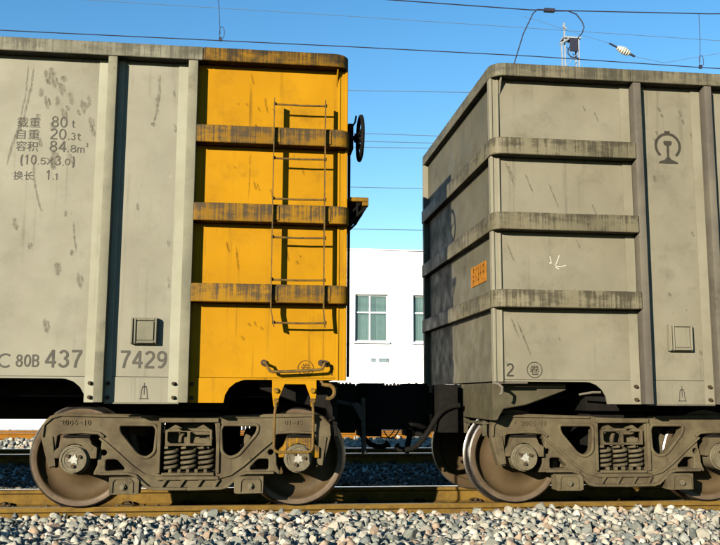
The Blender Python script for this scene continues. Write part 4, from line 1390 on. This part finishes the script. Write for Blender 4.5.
wire([(-30, 8.1, 7.24), (-4.229, 8.1, 7.222), (1.6, 8.1, 7.262), (5.2, 8.1, 7.268), (8.57, 8.1, 7.222), (35, 8.1, 7.30)], .009, 'dark contact wire crossing the sky just above both wagons', M['wire'])
wire([(-30, 8.1, 9.6), (-8, 8.1, 8.72), (-1.5, 8.1, 8.26), (5.123, 8.1, 8.182), (8.71, 8.1, 8.322), (14, 8.1, 8.7), (35, 8.1, 9.8)], .0105, 'dark messenger wire along the top edge above the tan wagon', M['wire'])
wire([(-14, 15, 11.06), (1.936, 15, 10.997), (12.618, 15, 10.906), (34, 15, 10.75)], .007, 'faint thin wire slanting across the upper sky', M['wire_far'])
fw = [((350, 8.933), (470, 9.05), 'thin far wire highest in the gap between the wagons, level with the top yellow panel'), ((0, 7.776), (0, 7.793), 'thin far wire level with the upper half of the brake wheel'),
      ((0, 7.56), (0, 7.594), 'thin far wire level with the hub of the brake wheel'), ((0, 7.398), (0, 7.452), 'thin far wire level with the lower half of the brake wheel'),
      ((0, 6.329), (0, 6.353), 'single far wire above the yellow platform bracket'), ((0, 5.221), (0, 5.247), 'single far wire above the white building roof'), ((0, 4.673), (0, 4.69), 'lowest far wire running along the white roof edge')]
for (a, za), (b, zb), lab in fw:
    s_ = (zb - za) / (4.45 - 2.49)
    if za > 8.5: s_ = (9.05 - 8.933) / (5.723 - 2.484)
    wire([(x, 15, za + s_ * .9 * (x - 2.49) if -6 < x < 12 else za + s_ * .9 * ((-6 if x < 0 else 12) - 2.49)) for x in (-30, -5.9, 2.49, 4.45, 11.9, 34)], .0095, lab, M['wire_far'])

def dropper(x, z0, z1, x2, label):
    d = MB()
    d.tube([(x, 8.1, z0), ((x + x2) / 2 + .01, 8.1, (z0 + z1) / 2), (x2, 8.1, z1 + .1)], .006, 5)
    d.tube([(x2 + .05 * math.sin(R(t)) * .9 + .03, 8.1, z1 + .13 - .12 * math.cos(R(t))) for t in range(-20, 330, 25)], .006, 5)
    d.box(x2 - .02, x2 + .03, 8.08, 8.12, z1 - .02, z1 + .05)
    tag(d.build('wire_dropper', M['wire']), label, 'wire dropper', 'droppers of the overhead line')
dropper(-.70, 8.20, 7.262, -.635, 'thin looped wire dropper above the yellow wagon section')
dropper(8.50, 8.30, 7.222, 8.47, 'thin looped wire dropper at the far right above the tan wagon')

jp = [(4.70, 8.1, 6.75), (4.789, 8.1, 7.098), (4.98, 8.1, 7.70), (5.18, 8.1, 8.115), (5.27, 8.1, 8.20), (5.396, 8.1, 8.20), (5.62, 8.1, 8.19), (5.868, 8.1, 8.207), (6.03, 8.1, 8.15), (6.138, 8.1, 8.009), (6.175, 8.1, 7.90), (6.131, 8.1, 7.78), (5.98, 8.1, 7.60), (5.845, 8.1, 7.45), (5.84, 8.1, 7.36), (5.899, 8.1, 7.295), (6.055, 8.1, 7.275)]
j = MB().tube(jp, .012, 6)
j.box(5.40, 5.60, 8.06, 8.14, 8.165, 8.225)
tag(j.build('jumper_cable', M['wire']), 'thick dark looping jumper cable hanging between the wires over the tan wagon', 'cable')

def insulator():
    a, b = Vector((6.815, 8.1, 7.535)), Vector((7.068, 8.1, 7.415))
    d = (b - a).normalized()
    path, rad = [], []
    for i in range(25):
        t = i / 24
        path.append(a + (b - a) * t); rad.append((.058 if i % 4 in (1, 2) else .040) * (1 - .3 * abs(t - .5) * 2) + (.022 * math.sin(t * math.pi)))
    t_ = empty('insulator', tuple(a), 'cream ribbed porcelain insulator hanging in the sky over the tan wagon', 'insulator')
    MB().tube(path, rad, 14).build('porcelain_body', M['porcelain'], t_)
    MB().tube([a - d * .17, a], .018, 8).build('end_fitting', M['wire'], t_)
    MB().tube([b, b + d * .10], .022, 8).build('end_fitting', M['wire'], t_)
    w = MB().tube([(5.0, 8.1, 8.05), (5.9, 8.1, 7.80), tuple(a - d * .17)], .004, 5)
    tag(w.build('stay_wire', M['wire_far']), 'faint stay wire from the messenger wire to the insulator', 'wire', 'stay wires')
    w = MB().tube([tuple(b + d * .10), (7.742, 8.1, 7.275), (8.685, 8.1, 7.486), (14, 8.1, 8.7)], .005, 5)
    tag(w.build('stay_wire', M['wire_far']), 'faint stay wire running right from the insulator', 'wire', 'stay wires')
insulator()

def mast():
    t = empty('lattice_mast', (9.7, 18.0, -.15), 'pale lattice steel mast rising behind the tan wagon', 'mast')
    Zt = 12.0
    legs = [(9.50, 17.9), (9.50, 18.15), (9.95, 17.9), (9.95, 18.15)]
    for x, y in legs[:2]:
        MB().box(x - .02, x + .02, y - .02, y + .02, -.2, 12.5 if y < 18 else Zt).build('leg', M['galv'], t, smooth=0)
    for x, y in legs[2:]:
        MB().box(x - .02, x + .02, y - .02, y + .02, -.2, Zt).build('leg', M['galv'], t, smooth=0)
    z = 0.2
    k = 0
    while z < Zt - .3:
        for y in (17.9, 18.15):
            xa, xb = (9.53, 9.92) if k % 2 == 0 else (9.92, 9.53)
            MB().tube([(xa, y, z), (xb, y, z + .42)], .010, 5).build('brace', M['galv'], t)
        z += .42; k += 1
    MB().box(9.46, 10.02, 17.84, 18.2, Zt, Zt + .05).build('cap_plate', M['galv'], t, smooth=0)
    MB().box(9.66, 9.90, 17.84, 17.9, Zt - .42, Zt - .01).build('equipment_box', M['wire'], t, smooth=0)
    MB().tube([(9.3, 17.8, 11.75), (9.6, 17.8, 11.95)], .03, 6).build('arm', M['galv'], t)
    MB().tube([(9.55, 17.85, 12.3), (9.42, 17.85, 12.38)], .03, 6).build('arm', M['galv'], t)
mast()
